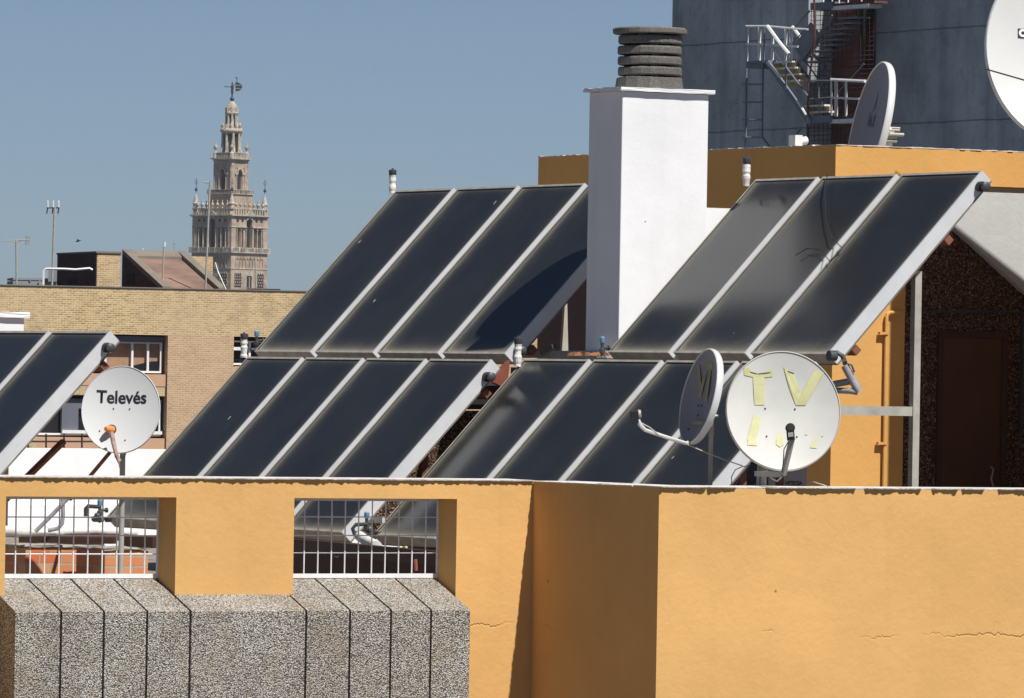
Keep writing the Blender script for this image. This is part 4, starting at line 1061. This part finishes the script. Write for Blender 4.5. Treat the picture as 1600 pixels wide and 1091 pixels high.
# red wire safety mesh and pole
m = MB()
for i in range(15): x = 1268+i*7; line(m, [(x, 14), (x-3, 232)], .010, 1.15 if i < 5 else .5, 3)
for i in range(30): y = 18+i*7.2; line(m, [(1266, y), (1364, y-4)], .010, .6, 3)
m.build('safety_mesh', 'redmesh', fe)
m = MB(); line(m, [(1272, -10), (1273, 60), (1268, 100), (1263, 130), (1262, 230)], .035, 1.45, 6); m.build('pole', 'redmesh', fe)
m = MB(); m.prism([onT(*q, .05) for q in ((1361, 14), (1367.5, 14), (1367, 108), (1358, 112), (1362, 60))], -U*.4); m.build('side_screen', 'black', fe)
# cat ladder
lad = thing('wall_ladder', 'thin grey ladder frame on the concrete wall left of the fire stairs', 'ladder', onT(1180, 240))
m = MB(); line(m, [(1166.5, 104), (1165, 232)], .03, 1.2, 5); line(m, [(1192, 104), (1191, 214), (1204, 232)], .03, 1.2, 5); m.build('rail', 'bluesteel', lad)
m = MB()
for y in (132, 160, 187.5, 215): line(m, [(1161, y), (1192, y)], .028, 1.2, 5)
m.build('rung', 'bluesteel', lad)

# ---------------------------------------------------------------- yellow brick block, far left
AB = R(20); UB, VB = frame(AB)
YY = 220.0; BP = P(235, 450, YY)
onB = lambda px, py, dv=0: hit(px, py, BP+VB*dv, VB)
vB = BP.dot(VB)
def bb(m, x0, x1, y0, y1, dv=0, depth=.5, yr=None):
    a = onB(x0, y1, dv); b = onB(x1, y1, dv); c_ = onB(x0, y0, dv)
    m.box(a, UB*((b-a).dot(UB)), VB*depth, Z*(c_.z-a.z))
def ub(x, dv=0): return onB(x, 560, dv).dot(UB)
def zb2(y, x=235): return onB(x, y).z
def BX(m, x0, x1, y0, y1, dv=0, depth=.5):
    za, zc_ = zb2(y1), zb2(y0); m.box(UB*ub(x0)+VB*(vB+dv)+Z*za, UB*(ub(x1)-ub(x0)), VB*depth, Z*(zc_-za))
bk = thing('brick_apartment_block', 'long yellow brick apartment block with windows behind the left collectors', 'building', Vector((BP.x, BP.y, -25.5)))
m = MB(); BX(m, -1500, 262, 451, 523.5); BX(m, 262.05, 900, 451, 523.5); m.build('upper_wall', 'ybrick', bk)
m = MB(); BX(m, 262.05, 365, 523.6, 1200); BX(m, 430, 900, 523.6, 1200); m.build('pier', 'pbrick', bk)
m = MB(); BX(m, 365.1, 429.9, 570, 1200, .05); m.build('pier', 'pbrick', bk)
m = MB(); BX(m, -1500, 261.9, 604, 619, .12); BX(m, -1500, 60, 523.6, 1200, .0) ; m.build('spandrel', 'ybrick', bk)
m = MB(); BX(m, 60.1, 261.9, 585, 603.9, .10); BX(m, 60.1, 261.9, 685, 1200, .10); m.build('spandrel_render', 'peach', bk)
m = MB(); BX(m, -1500, 900, 451, 1300, 1.0, 12); m.build('core', 'dark_brown', bk)
m = MB(); BX(m, -1500, 900, 449.3, 450.9, -.04, .6); m.build('coping', 'kerbgrey', bk)
def win(x0, x1, y0, y1, posts, mat, sill=True, box=True):
    f = MB(); t = 3
    BX(f, x0, x1, y1-3, y1, .35, .1); BX(f, x0, x1, y0, y0+2.2, .35, .1)
    for x in posts: BX(f, x-1.6, x+1.6, y0+2.2, y1-3, .352, .1)
    fr = f.build('window', 'white_metal', bk)
    pn = MB(); BX(pn, x0, x1, y0, y1, .5, .05); pn.build('pane', mat, fr)
    return fr
w1 = win(168, 258, 535, 583, [169.5, 211.5, 236, 256.5], 'shutter')
b_ = MB(); BX(b_, 120, 261, 526, 535, .3, .3); b_.build('shutter_box', 'greyblue', w1)
w1c = MB(); 
a1 = [(172, 583), (258, 583), (258, 567), (236, 568), (205, 575), (190, 580)]
w1c.prism([onB(x, y-3, .48) for x, y in a1], VB*.01); w1c.build('lower_glass', 'pane', w1)
w2 = win(62, 258, 625, 682, [63, 256], 'pane')
b_ = MB(); BX(b_, 102, 128, 625, 676, .3, .2); BX(b_, 128, 250, 625, 640, .3, .2); b_.build('blind', 'greyblue', w2)
b_ = MB(); BX(b_, 102, 258, 674, 679, .2, .14); b_.build('sill', 'white_metal', w2)
w3 = win(366, 428, 530, 568, [367, 395], 'pane')
b_ = MB(); BX(b_, 366, 385, 540, 545, .1, .1); b_.build('sill', 'white_metal', w3)
m = MB()
for x in range(44, 170, 28): m.tube([onB(x, 678, -.5), onB(x, 700, -.5)], .03, 4)
for y in (681, 690): m.tube([onB(40, y, -.5), onB(160, y, -.5)], .03, 4)
m.build('balcony_rail', 'black', bk)
# roof blocks
m = MB(); c0 = onB(151, 450, 2.0); A = hit(90, 450, c0, UB)
dpt = (A-c0).dot(VB); ww = (hit(188, 450, c0, VB)-c0).dot(UB); hh = hit(151, 395.5, c0, VB).z-c0.z
m.box(c0-Z*2, UB*ww, VB*dpt, Z*(hh+2)); 
sh1 = thing('stair_head', 'square yellow brick stair head on the roof of the brick block', 'roof block', c0)
m.build('wall', 'ybrick', sh1)
m = MB(); m.box(c0-Z*2-UB*.03+VB*.002, UB*.029, VB*(dpt-.004), Z*(hh+2)); m.build('shade_toned_side', 'shade_brick', sh1)  # thin dark layer: shade painted onto the left side of the stair head
m = MB(); m.box(c0+Z*(hh+.001)-UB*.05-VB*.05, UB*(ww+.1), VB*(dpt+.1), Z*.06); m.build('coping', 'kerbgrey', sh1)
m = MB(); q = hit(108, 446, c0, UB); m.box(q-UB*.06, VB*-1.0, UB*.02, Z*.2); m.build('window', 'tdark', sh1)
# lean-to roof with red slope
r0, r1 = hit(191, 397, c0+VB*4.5, VB), hit(289, 400, c0+VB*4.5, VB); r1.z = r0.z
r1 = r0+UB*((r1-r0).dot(UB))
rf = thing('sloping_roof_head', 'roof structure with a weathered red sloping roof beside the brick stair head', 'roof', r0)
dn = hit(254, 455, r0, UB); 
dvec = dn-r0
m = MB(); base = r0+dvec
m.prism([r0, base, Vector((r0.x, r0.y, base.z))-Z*1, ], UB*.3); m.build('side_wall', 'shade_brick', rf)  # shade on this left side is painted in as dark brick
m = MB(); W = (r1-r0).dot(UB)
m.prism([r0+UB*.3, base+UB*.3, Vector((r0.x, r0.y, base.z))+UB*.3], UB*(W-.6)); m.build('roof_slope', 'roofred', rf)
m = MB(); m.prism([r0+UB*(W-.3), base+UB*(W-.3), Vector((r0.x, r0.y, base.z))+UB*(W-.3)], UB*.3)
up = Z*.16
m.prism([r0+UB*0+up, base+up, base, r0], UB*.28); m.prism([r0+UB*(W-.28)+up, base+UB*(W-.28)+up, base+UB*(W-.28)-Z*.02, r0+UB*(W-.28)-Z*.02], UB*.28)
m.prism([r0+UB*.28+up+Z*.001, r0+UB*(W-.28)+up+Z*.001, r0+UB*(W-.28)+dvec*.12+up*.6, r0+UB*.28+dvec*.12+up*.6], Z*-.2)
m.build('kerb', 'kerbgrey', rf)
m = MB(); q = hit(199, 444, r0, UB); m.box(q-UB*.03, VB*-.9, UB*.02, Z*.35); m.build('window', 'tdark', rf)
m = MB(); q = P(296, 452, 226.5); m.box(q, UB*((hit(332, 452, q, VB)-q).dot(UB)), VB*2, Z*(P(300, 400.5, 226.5).z-q.z))
tag(m.build('brick_chimney_block', 'ybrick'), 'small yellow brick block right of the red sloping roof', 'roof block')
m = MB(); q = P(20, 449, 300); m.box(q, Vector((2.3, .5, 0)), Vector((-.5, 3, 0)), Z*.3); 
for i in range(5): m.box(q+Vector((.3+.45*i, .1, .3)), Vector((.06, 0, 0)), Vector((0, .06, 0)), Z*.1)
m.box(q+Z*.34, Vector((2.4, .5, 0)), Vector((-.5, 3, 0)), Z*.1); m.box(P(75, 440, 300), Vector((.4, 0, 0)), Vector((0, .4, 0)), Z*.55)
tag(m.build('far_flat_roof', 'farconc'), 'grey flat roof edge beyond the brick block at the far left', 'building')

# masts and aerials (real poles on the brick block's roof)
def pole(m, x, y0, x1, y1, Y, r=.03): m.tube([P(x, y0, Y), P(x1, y1, Y)], r, 5)
A_ = thing('tv_aerial', 'tall aerial mast with three white panel antennas at the far left', 'aerial', P(81, 452, 224), 'roof aerials on the brick block')
m = MB(); pole(m, 85.5, 324, 81, 452, 224, .04); m.build('mast', 'steel', A_)
for x in (75, 83.5, 92):
    m = MB(); m.cbox(P(x, 319.5, 224), Vector((.045, 0, 0)), Vector((0, .06, 0)), Z*.2); m.cbox(P(x, 318.5, 223.9), Vector((.03, 0, 0)), Vector((0, .05, 0)), Z*.25); m.build('panel', 'white_metal', A_)
m = MB(); m.tube([P(73, 325, 224), P(93, 325, 224)], .02, 4)
for x in (74, 82.5, 91.5): m.tube([P(x+.5, 325, 224), P(x-1, 334, 224)], .022, 4)
m.build('crossbar', 'dark_pipe', A_)
A_ = thing('tv_aerial', 'short mast with a horizontal comb aerial at the far left', 'aerial', P(26, 452, 224), 'roof aerials on the brick block')
m = MB(); pole(m, 25.5, 376, 26, 452, 224, .035); m.build('mast', 'steel', A_)
m = MB(); m.tube([P(4, 376.5, 224), P(45, 375, 224)], .016, 4); m.tube([P(18, 376, 224), P(25, 380, 224), P(33, 376, 224)], .014, 4)
for x in (41, 43, 46): m.tube([P(x, 369, 224), P(x-1, 383, 224)], .015, 4)
m.build('boom', 'steel', A_)
A_ = thing('tv_aerial', 'slim mast with a small white tip before the red sloping roof', 'aerial', P(254, 452, 223.5), 'roof aerials on the brick block')
m = MB(); pole(m, 256, 386, 254, 452, 223.5, .03); m.build('mast', 'steel', A_)
m = MB(); m.tube([P(257.5, 378, 223.5), P(257, 386, 223.5)], .035, 5); m.build('tip', 'white_metal', A_)
A_ = thing('tv_aerial', 'tall thin mast with a side boom rising in front of the old bell tower', 'aerial', P(321, 452, 222), 'roof aerials on the brick block')
m = MB(); pole(m, 328, 284, 321, 452, 222, .035); m.build('mast', 'steel', A_)
m = MB(); m.tube([P(319, 285, 222), P(330, 285.5, 222)], .025, 4); m.tube([P(329.5, 283, 222), P(329, 292, 222)], .03, 4); m.build('boom', 'steel', A_)
m = MB(); pole(m, 399, 402, 400, 462, 222, .03)
tag(m.build('thin_mast', 'steel'), 'thin bare mast before the foot of the old bell tower', 'mast', 'roof aerials on the brick block')
m = MB(); pole(m, 272.5, 376, 272.5, 405, 230, .018); m.tube([P(269, 380, 230), P(276, 380, 230)], .014, 4)
tag(m.build('small_cross_aerial', 'steel'), 'tiny cross-shaped aerial above the red sloping roof', 'aerial', 'roof aerials on the brick block')
m = MB(); m.tube([P(336, 410, 222), P(340, 424, 222), P(356, 460, 222)], .03, 5); m.tube([P(222, 388, 230), P(229, 397, 230)], .015, 4)
tag(m.build('stay_wire', 'white_pipe'), 'pale slanting stay wire right of the red sloping roof', 'wire')
m = MB(); m.tube([P(67, 455, 221), P(68.5, 423, 221), P(72, 420, 221), P(100, 420.5, 221), P(118, 421.5, 221), P(140, 419.5, 221), P(144.5, 422, 221)], .045, 6)
tag(m.build('white_vent_pipe', 'white_metal', smooth=True), 'bent white pipe running before the dark stair head', 'pipe')
m = MB(); m.beam(P(385, 452.5, 222), P(438, 453.5, 222), .08, .08)
for x in (398, 411, 424, 436): m.tube([P(x, 453, 222), P(x, 460, 222)], .04, 4)
tag(m.build('roof_rail', 'dark_pipe'), 'low dark rail on the brick roof right of the bell tower foot', 'rail')

# ---------------------------------------------------------------- old bell tower
YG = 1560.0; SG = F/YG       # px per metre
GA = R(50.0)
B0 = P(357.6, 455, YG)
def gx(a, b, h): return Vector((B0.x, B0.y, B0.z))+GU*a+GVv*b+Z*h
# local axes: GU along the left face (towards left/back?), built as square symmetric
GU = Vector((math.cos(GA), math.sin(GA), 0)); GVv = Vector((-math.sin(GA), math.cos(GA), 0))
def H(y): return (455-y)/SG
W0 = 118/SG/(math.cos(GA)+math.sin(GA))
gir = thing('bell_tower', 'old brick and stone bell tower with tiered lantern and weathervane on the skyline', 'tower', Vector((B0.x, B0.y, -25.5)))
def sq(m, w, y0, y1):       # centred square prism between picture heights
    h0, h1 = H(y1), H(y0); m.box(gx(-w/2, -w/2, h0), GU*w, GVv*w, Z*(h1-h0))
FACES = [(GU, -GVv), (GVv, GU), (-GU, GVv), (-GVv, -GU)]   # (tangent, outward)
def fb(m, w, k, t0, t1, y0, y1, o0, o1):   # box on face k: tangent range, outward range relative to w/2
    T_, O_ = FACES[k]; p = Vector(B0)+T_*t0+O_*(w/2+o0)+Z*H(y1)
    m.box(p, T_*(t1-t0), O_*(o1-o0), Z*(H(y0)-H(y1)))
# shaft
m = MB(); h0 = H(396); m.box(gx(-W0/2, -W0/2, -70), GU*W0, GVv*W0, Z*(70+h0)); m.build('shaft', 'tbrick', gir)
m = MB()
for k in range(4):
    for c_, w_ in ((-.31, .2), (0, .2), (.31, .2)):
        fb(m, W0, k, (c_-w_/2)*W0, (c_+w_/2)*W0, 425, 449, -.0, .05)
    fb(m, W0, k, -W0*.5, W0*.5, 419, 421, .0, .12)
m.build('string_course', 'tstone', gir)
m = MB()
for k in range(4):
    # blind arcade with interlaced lozenge work
    for i in range(9):
        t = (-.37+.74*i/8)*W0; fb(m, W0, k, t-.10, t+.10, 404, 418, .0, .22)
    for i in range(8):
        t = (-.325+.74*i/8)*W0; fb(m, W0, k, t-.28, t+.28, 401, 405, .0, .2)
    for c_ in (-.31, .31):
        for i in range(4):
            for j in range(5):
                t = (c_-.085+.057*i)*W0+(.25 if j % 2 else 0); fb(m, W0, k, t-.14, t+.14, 427+j*4.4, 429.6+j*4.4, .04, .16)
m.build('sebka_relief', 'tbrick', gir)
for k in range(4):
    m = MB(); fb(m, W0, k, -.9, .9, 431, 449, .05, .07); m.build('window', 'tdark', gir)
    for c_ in (-.31, .31): m = MB(); fb(m, W0, k, (c_-.09)*W0, (c_+.09)*W0, 427, 449, .0505, .053); m.build('panel', 'tdark', gir)
m = MB()
for k in range(4): fb(m, W0, k, -.12, .12, 433, 449, .08, .2)
m.build('mullion', 'tstone', gir)
# lower balcony
m = MB(); sq(m, W0+1.0, 394.5, 396); sq(m, W0+.8, 387.5, 388.6); m.build('balcony_slab', 'tstone', gir)
m = MB()
for k in range(4):
    for i in range(26):
        t = (-.5+i/25)*(W0+.6); fb(m, W0+.5, k, t-.11, t+.11, 388.5, 394.6, -.02, .18)
    for i in range(6):
        t = (-.5+i/5)*(W0+.5); fb(m, W0+.5, k, t-.25, t+.25, 387, 395, -.03, .22)
m.build('balustrade', 'tstone', gir)
# belfry stage: corner piers, columns, lintels, dark core
WB = W0-.1
m = MB(); sq(m, WB-2.2, 340, 394); m.build('belfry_core', 'tdark', gir)
m = MB(); cw = 1.55
for sx in (-1, 1):
    for sy in (-1, 1):
        p = gx(sx*(WB/2-cw/2)-cw/2, sy*(WB/2-cw/2)-cw/2, H(394)); m.box(p, GU*cw, GVv*cw, Z*(H(340)-H(394)))
for k in range(4):
    fb(m, WB, k, -WB/2+cw, -1.0, 341, 356, -.9, -.06); fb(m, WB, k, 1.0, WB/2-cw, 341, 356, -.9, -.06); fb(m, WB, k, -1.0, 1.0, 338, 343, -.9, -.06)
    for t, w_ in ((-1.45, .8), (1.45, .8), (-2.95, .35), (2.95, .35), (-4.45, .35), (4.45, .35)):
        fb(m, WB, k, t-w_/2, t+w_/2, 356, 394, -.95, -.25)
m.build('belfry_piers', 'tbrick', gir)
m = MB()
for k in range(4):
    T_, O_ = FACES[k]
    for t in (-1.2, 1.2, -2.95, 2.95, -4.45, 4.45, -5.6, 5.6):
        p = Vector(B0)+T_*t*.98+O_*(WB/2-.06)+Z*H(393.5); m.lathe(p, [(.26, 0), (.26, .3), (.15, .4), (.13, 4.9), (.25, 5.15), (.25, 5.35)], 6)
    fb(m, WB, k, -WB/2, -1.05, 354.2, 356.4, -.05, .14); fb(m, WB, k, 1.05, WB/2, 354.2, 356.4, -.05, .14)
    for s in (-1, 1): 
        p = [Vector(B0)+T_*(s*t)+O_*(WB/2+.01)+Z*H(y) for t, y in ((1.0, 345), (1.0, 341), (.0, 340), (.35, 342.5))]
        m.prism(p, O_*.1)
m.build('belfry_columns', 'tstone', gir)
m = MB()
for k in range(4):
    for t in (-2.5, 2.5, -4.2, 4.2):
        T_, O_ = FACES[k]; m.lathe(Vector(B0)+T_*t+O_*(WB/2-.06)+Z*H(345.5), [(.42, 0), (.42, .03)], 10, O_)
m.build('oculus', 'tdark', gir)
m = MB(); sq(m, WB+.5, 338.5, 340); sq(m, WB+1.1, 336.5, 338.4); m.build('cornice', 'tstone', gir)
m = MB()
for k in range(4):
    T_, O_ = FACES[k]
    for i in range(15):
        t = (-.5+(i+.5)/15)*WB; fb(m, WB, k, t-.12, t+.12, 328, 336.4, -.1, .2)
    fb(m, WB, k, -WB/2, WB/2, 326.5, 328, -.15, .25)
    m.prism([Vector(B0)+T_*t+O_*(WB/2+.05)+Z*H(y) for t, y in ((-1.6, 336.4), (1.6, 336.4), (0, 329.5))], O_*.35)
    for i in range(1, 8):
        t = (-.5+i/8)*WB; p = Vector(B0)+T_*t+O_*(WB/2-.1)+Z*H(326.5)
        m.lathe(p, [(.2, 0), (.12, .3), (.36, .75), (.3, 1.1), (.08, 1.4), (.16, 1.7), (.02, 2.0)], 7)
m.build('crest', 'tstone', gir)
# corner pinnacles with iron lilies
for sx, sy in ((-1, -1), (1, -1), (1, 1), (-1, 1)):
    m = MB(); p = gx(sx*(WB/2-.55), sy*(WB/2-.55), H(336))
    m.lathe(p, [(.62, 0), (.62, 2.3), (.8, 2.4), (.8, 2.7), (.62, 2.9), (.5, 3.6), (.2, 4.6), (.03, 5.1)], 8); pn = m.build('pinnacle', 'tstone', gir)
    m = MB(); q = p+Z*5.1; m.lathe(q, [(.05, -.2), (.05, .35), (.34, .6), (.38, .85), (.2, 1.15), (.06, 1.4), (.05, 3.6)], 7)
    for a in range(4):
        d = GU*math.cos(a*math.pi/2)+GVv*math.sin(a*math.pi/2)
        m.tube([q+Z*2.0, q+d*.35+Z*2.4, q+d*.62+Z*2.7], .05, 4); m.tube([q+Z*2.7, q+d*.3+Z*3.1], .05, 4)
    m.build('iron_lily', 'bronze', pn)
# second stage
W2 = 61/SG/(math.cos(GA)+math.sin(GA))
m = MB(); sq(m, W2+.9, 304, 336); m.build('second_base', 'tbrick', gir)
m = MB(); sq(m, W2+1.5, 303, 304.2); sq(m, W2+1.4, 297, 297.8)
for k in range(4):
    for i in range(15):
        t = (-.5+i/14)*(W2+1.2); fb(m, W2+1.1, k, t-.1, t+.1, 297.5, 303.3, -.1, .1)
m.build('second_balustrade', 'tstone', gir)
WS = 54/SG/(math.cos(GA)+math.sin(GA))
m = MB(); sq(m, WS-1.4, 252, 303); m.build('second_core', 'tdark', gir)
m = MB(); cw = 1.25
for sx in (-1, 1):
    for sy in (-1, 1):
        p = gx(sx*(WS/2-cw/2)-cw/2, sy*(WS/2-cw/2)-cw/2, H(303)); m.box(p, GU*cw, GVv*cw, Z*(H(251)-H(303)))
for k in range(4):
    fb(m, WS, k, -WS/2+cw, WS/2-cw, 252, 263, -.8, -.08)
    for s in (-1, 1): fb(m, WS, k, min(s*.8, s*(WS/2-cw)), max(s*.8, s*(WS/2-cw)), 263, 303, -.8, -.15)
m.build('second_piers', 'tbrick', gir)
m = MB()
for k in range(4):
    T_, O_ = FACES[k]
    pts = [(math.cos(a)*1.05, math.sin(a)) for a in [math.pi*i/10 for i in range(11)]]
    outer = [Vector(B0)+T_*(x_*1.0)+O_*(WS/2-.1)+Z*(H(272)+y_*1.5) for x_, y_ in pts]
    inner = [Vector(B0)+T_*(x_*.68)+O_*(WS/2-.1)+Z*(H(272)+y_*1.1) for x_, y_ in pts][::-1]
    for i in range(10): m.prism([outer[i], outer[i+1], inner[9-i], inner[10-i]], O_*.3)
    for s in (-1, 1):
        fb(m, WS, k, min(s*.75, s*1.7), max(s*.75, s*1.7), 271, 273, -.1, .2)
        p = Vector(B0)+T_*s*1.1+O_*(WS/2+.0)+Z*H(302); m.lathe(p, [(.2, 0), (.13, .3), (.13, 4.2), (.22, 4.5)], 6)
        p = Vector(B0)+T_*s*(WS/2-.25)+O_*(WS/2+.0)+Z*H(302); m.lathe(p, [(.2, 0), (.15, .3), (.15, 6.2), (.25, 6.5)], 6)
m.build('second_arch', 'tstone', gir)
m = MB(); sq(m, WS+.4, 249.5, 251.5); sq(m, WS+1.3, 247.4, 249.4); m.build('second_cornice', 'tstone', gir)
m = MB(); 
for k in range(4):
    for i in range(11):
        t = (-.5+(i+.5)/11)*WS; fb(m, WS, k, t-.13, t+.13, 240, 247.3, -.3, .0)
    fb(m, WS, k, -WS/2, WS/2, 239, 240, -.35, .05)
m.build('third_balustrade', 'tstone', gir)
for sx, sy in ((-1, -1), (1, -1), (1, 1), (-1, 1)):
    m = MB(); p = gx(sx*(WS/2-.3), sy*(WS/2-.3), H(247.4)); m.lathe(p, [(.55, 0), (.5, 1.2), (.2, 1.5), (.2, 1.9), (.48, 2.4), (.5, 2.9), (.15, 3.1), (.12, 3.5), (.02, 4.6)], 8); m.build('urn', 'tstone', gir)
# round stages
cx_ = Vector(B0)
def rnd(prof, name, mat, n=16): 
    m = MB(); m.lathe(cx_, [(r/SG, H(y)) for r, y in prof], n); return m.build(name, mat, gir)
rnd([(12.5, 248), (12, 240), (11, 207)], 'drum', 'tdark')
m = MB()
for i in range(8):
    a = i*math.pi/4+.25; d = Vector((math.cos(a), math.sin(a), 0)); p = cx_+d*(14/SG)
    m.lathe(Vector((p.x, p.y, p.z+H(244))), [(.5, 0), (.42, .8), (.36, 1.2), (.3, 5.2), (.42, 5.7)], 7)
    m.prism([cx_+d*(13/SG)+Z*H(222), cx_+d*(18.5/SG)+Z*H(240), cx_+d*(18.5/SG)+Z*H(246), cx_+d*(12/SG)+Z*H(246)], Vector((-d.y, d.x, 0))*.45)
m.build('drum_columns', 'tstone', gir)
rnd([(14.5, 209), (17.8, 205.5), (17.8, 203), (15, 201), (12, 200)], 'drum_cornice', 'tstone', 24)
m = MB()
for i in range(12):
    a = i*math.pi/6; d = Vector((math.cos(a), math.sin(a), 0)); p = cx_+d*(15.3/SG)+Z*H(203); m.lathe(p, [(.28, 0), (.2, .4), (.32, .9), (.32, 1.2), (.05, 1.7 if i % 2 else 1.1)], 6)
m.build('drum_crest', 'tstone', gir)
rnd([(8, 203), (7.5, 178)], 'lantern_core', 'tdark', 12)
m = MB()
for i in range(8):
    a = i*math.pi/4+.1; d = Vector((math.cos(a), math.sin(a), 0)); p = cx_+d*(8.3/SG)
    m.lathe(p+Z*H(201), [(.42, 0), (.3, .5), (.27, 3.0), (.36, 3.4)], 7)
    m.prism([cx_+d*(8/SG)+Z*H(186), cx_+d*(12.5/SG)+Z*H(200), cx_+d*(8/SG)+Z*H(200)], Vector((-d.y, d.x, 0))*.4)
m.build('lantern_columns', 'tstone', gir)
rnd([(9, 180), (10.8, 177.5), (10.5, 175.5), (9.5, 174.5), (9.6, 170), (8.2, 165), (5.5, 161.5), (3.2, 159), (1, 158)], 'dome', 'tstone', 16)
m = MB()
for i in range(8):
    a = i*math.pi/4; d = Vector((math.cos(a), math.sin(a), 0)); m.lathe(cx_+d*(9.4/SG)+Z*H(174), [(.25, 0), (.15, .5), (.22, .9), (.03, 1.3)], 5)
m.build('dome_crest', 'tstone', gir)
# bronze figure weathervane
vane = MB(); rs = lambda r: r/SG
vane.ball(cx_+Z*H(155), rs(3.5), 10); vane.tube([cx_+Z*H(152), cx_+Z*H(148)], rs(1.2), 6)
vane.lathe(cx_, [(rs(1.0), H(149)), (rs(2.0), H(144)), (rs(1.7), H(140)), (rs(2.4), H(136)), (rs(1.6), H(133)), (rs(.7), H(132.3)), (rs(1.2), H(131)), (rs(.9), H(128.6))], 8)
Xd = Vector((1, .15, 0)).normalized()
vane.tube([cx_+Z*H(134), cx_-Xd*rs(3)+Z*H(136), cx_-Xd*rs(8)+Z*H(136), cx_-Xd*rs(13)+Z*H(135.5)], rs(.6), 5)
vane.tube([cx_+Z*H(134), cx_+Xd*rs(3)+Z*H(133), cx_+Xd*rs(7)+Z*H(131), cx_+Xd*rs(7.2)+Z*H(122)], rs(.45), 5)
vane.prism([cx_+Xd*rs(a)+Z*H(y) for a, y in ((4, 120.5), (8.5, 120.8), (7.5, 122), (8.5, 123.5), (6.5, 123))], Vector((0, .1, 0)))
vn = vane.build('weathervane', 'bronze', gir)
m = MB(); pts = [cx_+Xd*(rs(5)+rs(10.5)*(math.cos(a)))+Z*(H(135.5)+rs(7.2)*math.sin(a)) for a in [math.pi*(i/12-.5) for i in range(13)]]
m.prism(pts, Vector((0, .25, 0))); m.build('shield', 'bronze', vn)
m = MB()
for y in (133, 138.5): m.beam(cx_+Xd*rs(4.5)+Z*H(y)-Vector((0, .1, 0)), cx_+Xd*rs(14)+Z*H(y)-Vector((0, .1, 0)), .06, .12)
m.build('shield_band', 'steel', vn)

# two birds high in the sky
for (x, y, lab) in ((122, 378, 'tiny dark bird flying above the brick stair head'),):
    q = P(x, y, 300); m = MB()
    m.lathe(q-Vector((.12, 0, 0)), [(.005, 0), (.03, .05), (.045, .12), (.03, .2), (.005, .28)], 6, Vector((1, 0, .3)))
    for s in (-1, 1):
        m.prism([q, q+Vector((.06, 0, .02)), q+Vector((.02, s*.12, .09)), q+Vector((-.05, s*.22, .12))], Vector((0, 0, .008)))
    tag(m.build('bird', 'ink'), lab, 'bird')

hz = MB(); hz.box(Vector((-420, -90, -27.5)), Vector((900, 0, 0)), Vector((0, 1720, 0)), Z*112)
hm = bpy.data.materials.new('thin_city_haze'); hm.use_nodes = True; ht = hm.node_tree
for nd in list(ht.nodes):
    if nd.type != 'OUTPUT_MATERIAL': ht.nodes.remove(nd)
pv = ht.nodes.new('ShaderNodeVolumePrincipled'); pv.inputs['Color'].default_value = (.80, .87, .95, 1); pv.inputs['Density'].default_value = .00006; pv.inputs['Anisotropy'].default_value = .1
ht.links.new(pv.outputs[0], [n for n in ht.nodes if n.type == 'OUTPUT_MATERIAL'][0].inputs['Volume'])
tag(hz.build('haze', hm), 'thin pale haze between the roofs and the far bell tower', kind='stuff')
# ================================================================= LIGHT, SKY, CAMERA
w = bpy.data.worlds.new('World'); sc.world = w; w.use_nodes = True
nt = w.node_tree; bgn = nt.nodes['Background']
sky = nt.nodes.new('ShaderNodeTexSky'); sky.sky_type = 'NISHITA'; sky.sun_disc = False
sky.sun_elevation = SUN_EL; sky.sun_rotation = math.pi-SUN_AZ
sky.altitude = 0; sky.air_density = .46; sky.dust_density = .45; sky.ozone_density = 2.0
nt.links.new(sky.outputs[0], bgn.inputs[0]); bgn.inputs[1].default_value = .056
sl = bpy.data.lights.new('sun', 'SUN'); sl.energy = 4.7; sl.angle = R(.53); sl.color = (1, .965, .91)
so = bpy.data.objects.new('sun', sl); COL.objects.link(so); so.rotation_euler = SV.to_track_quat('Z', 'Y').to_euler(); so.location = SV*60
cd = bpy.data.cameras.new('camera'); cam = bpy.data.objects.new('camera', cd); COL.objects.link(cam)
cd.sensor_width = 36; cd.sensor_fit = 'HORIZONTAL'; cd.lens = F/1600*36; cd.clip_start = 1; cd.clip_end = 12000
cd.shift_y = (HY-545.5)/1600
cam.matrix_world = Matrix.Rotation(math.pi/2, 4, 'X') @ Matrix.Rotation(RHO, 4, 'Z')
sc.camera = cam
sc.view_settings.view_transform = 'Standard'; sc.view_settings.look = 'None'; sc.view_settings.gamma = 1; sc.view_settings.exposure = .33
for o in bpy.data.objects:
    if '_org' in o: del o['_org']
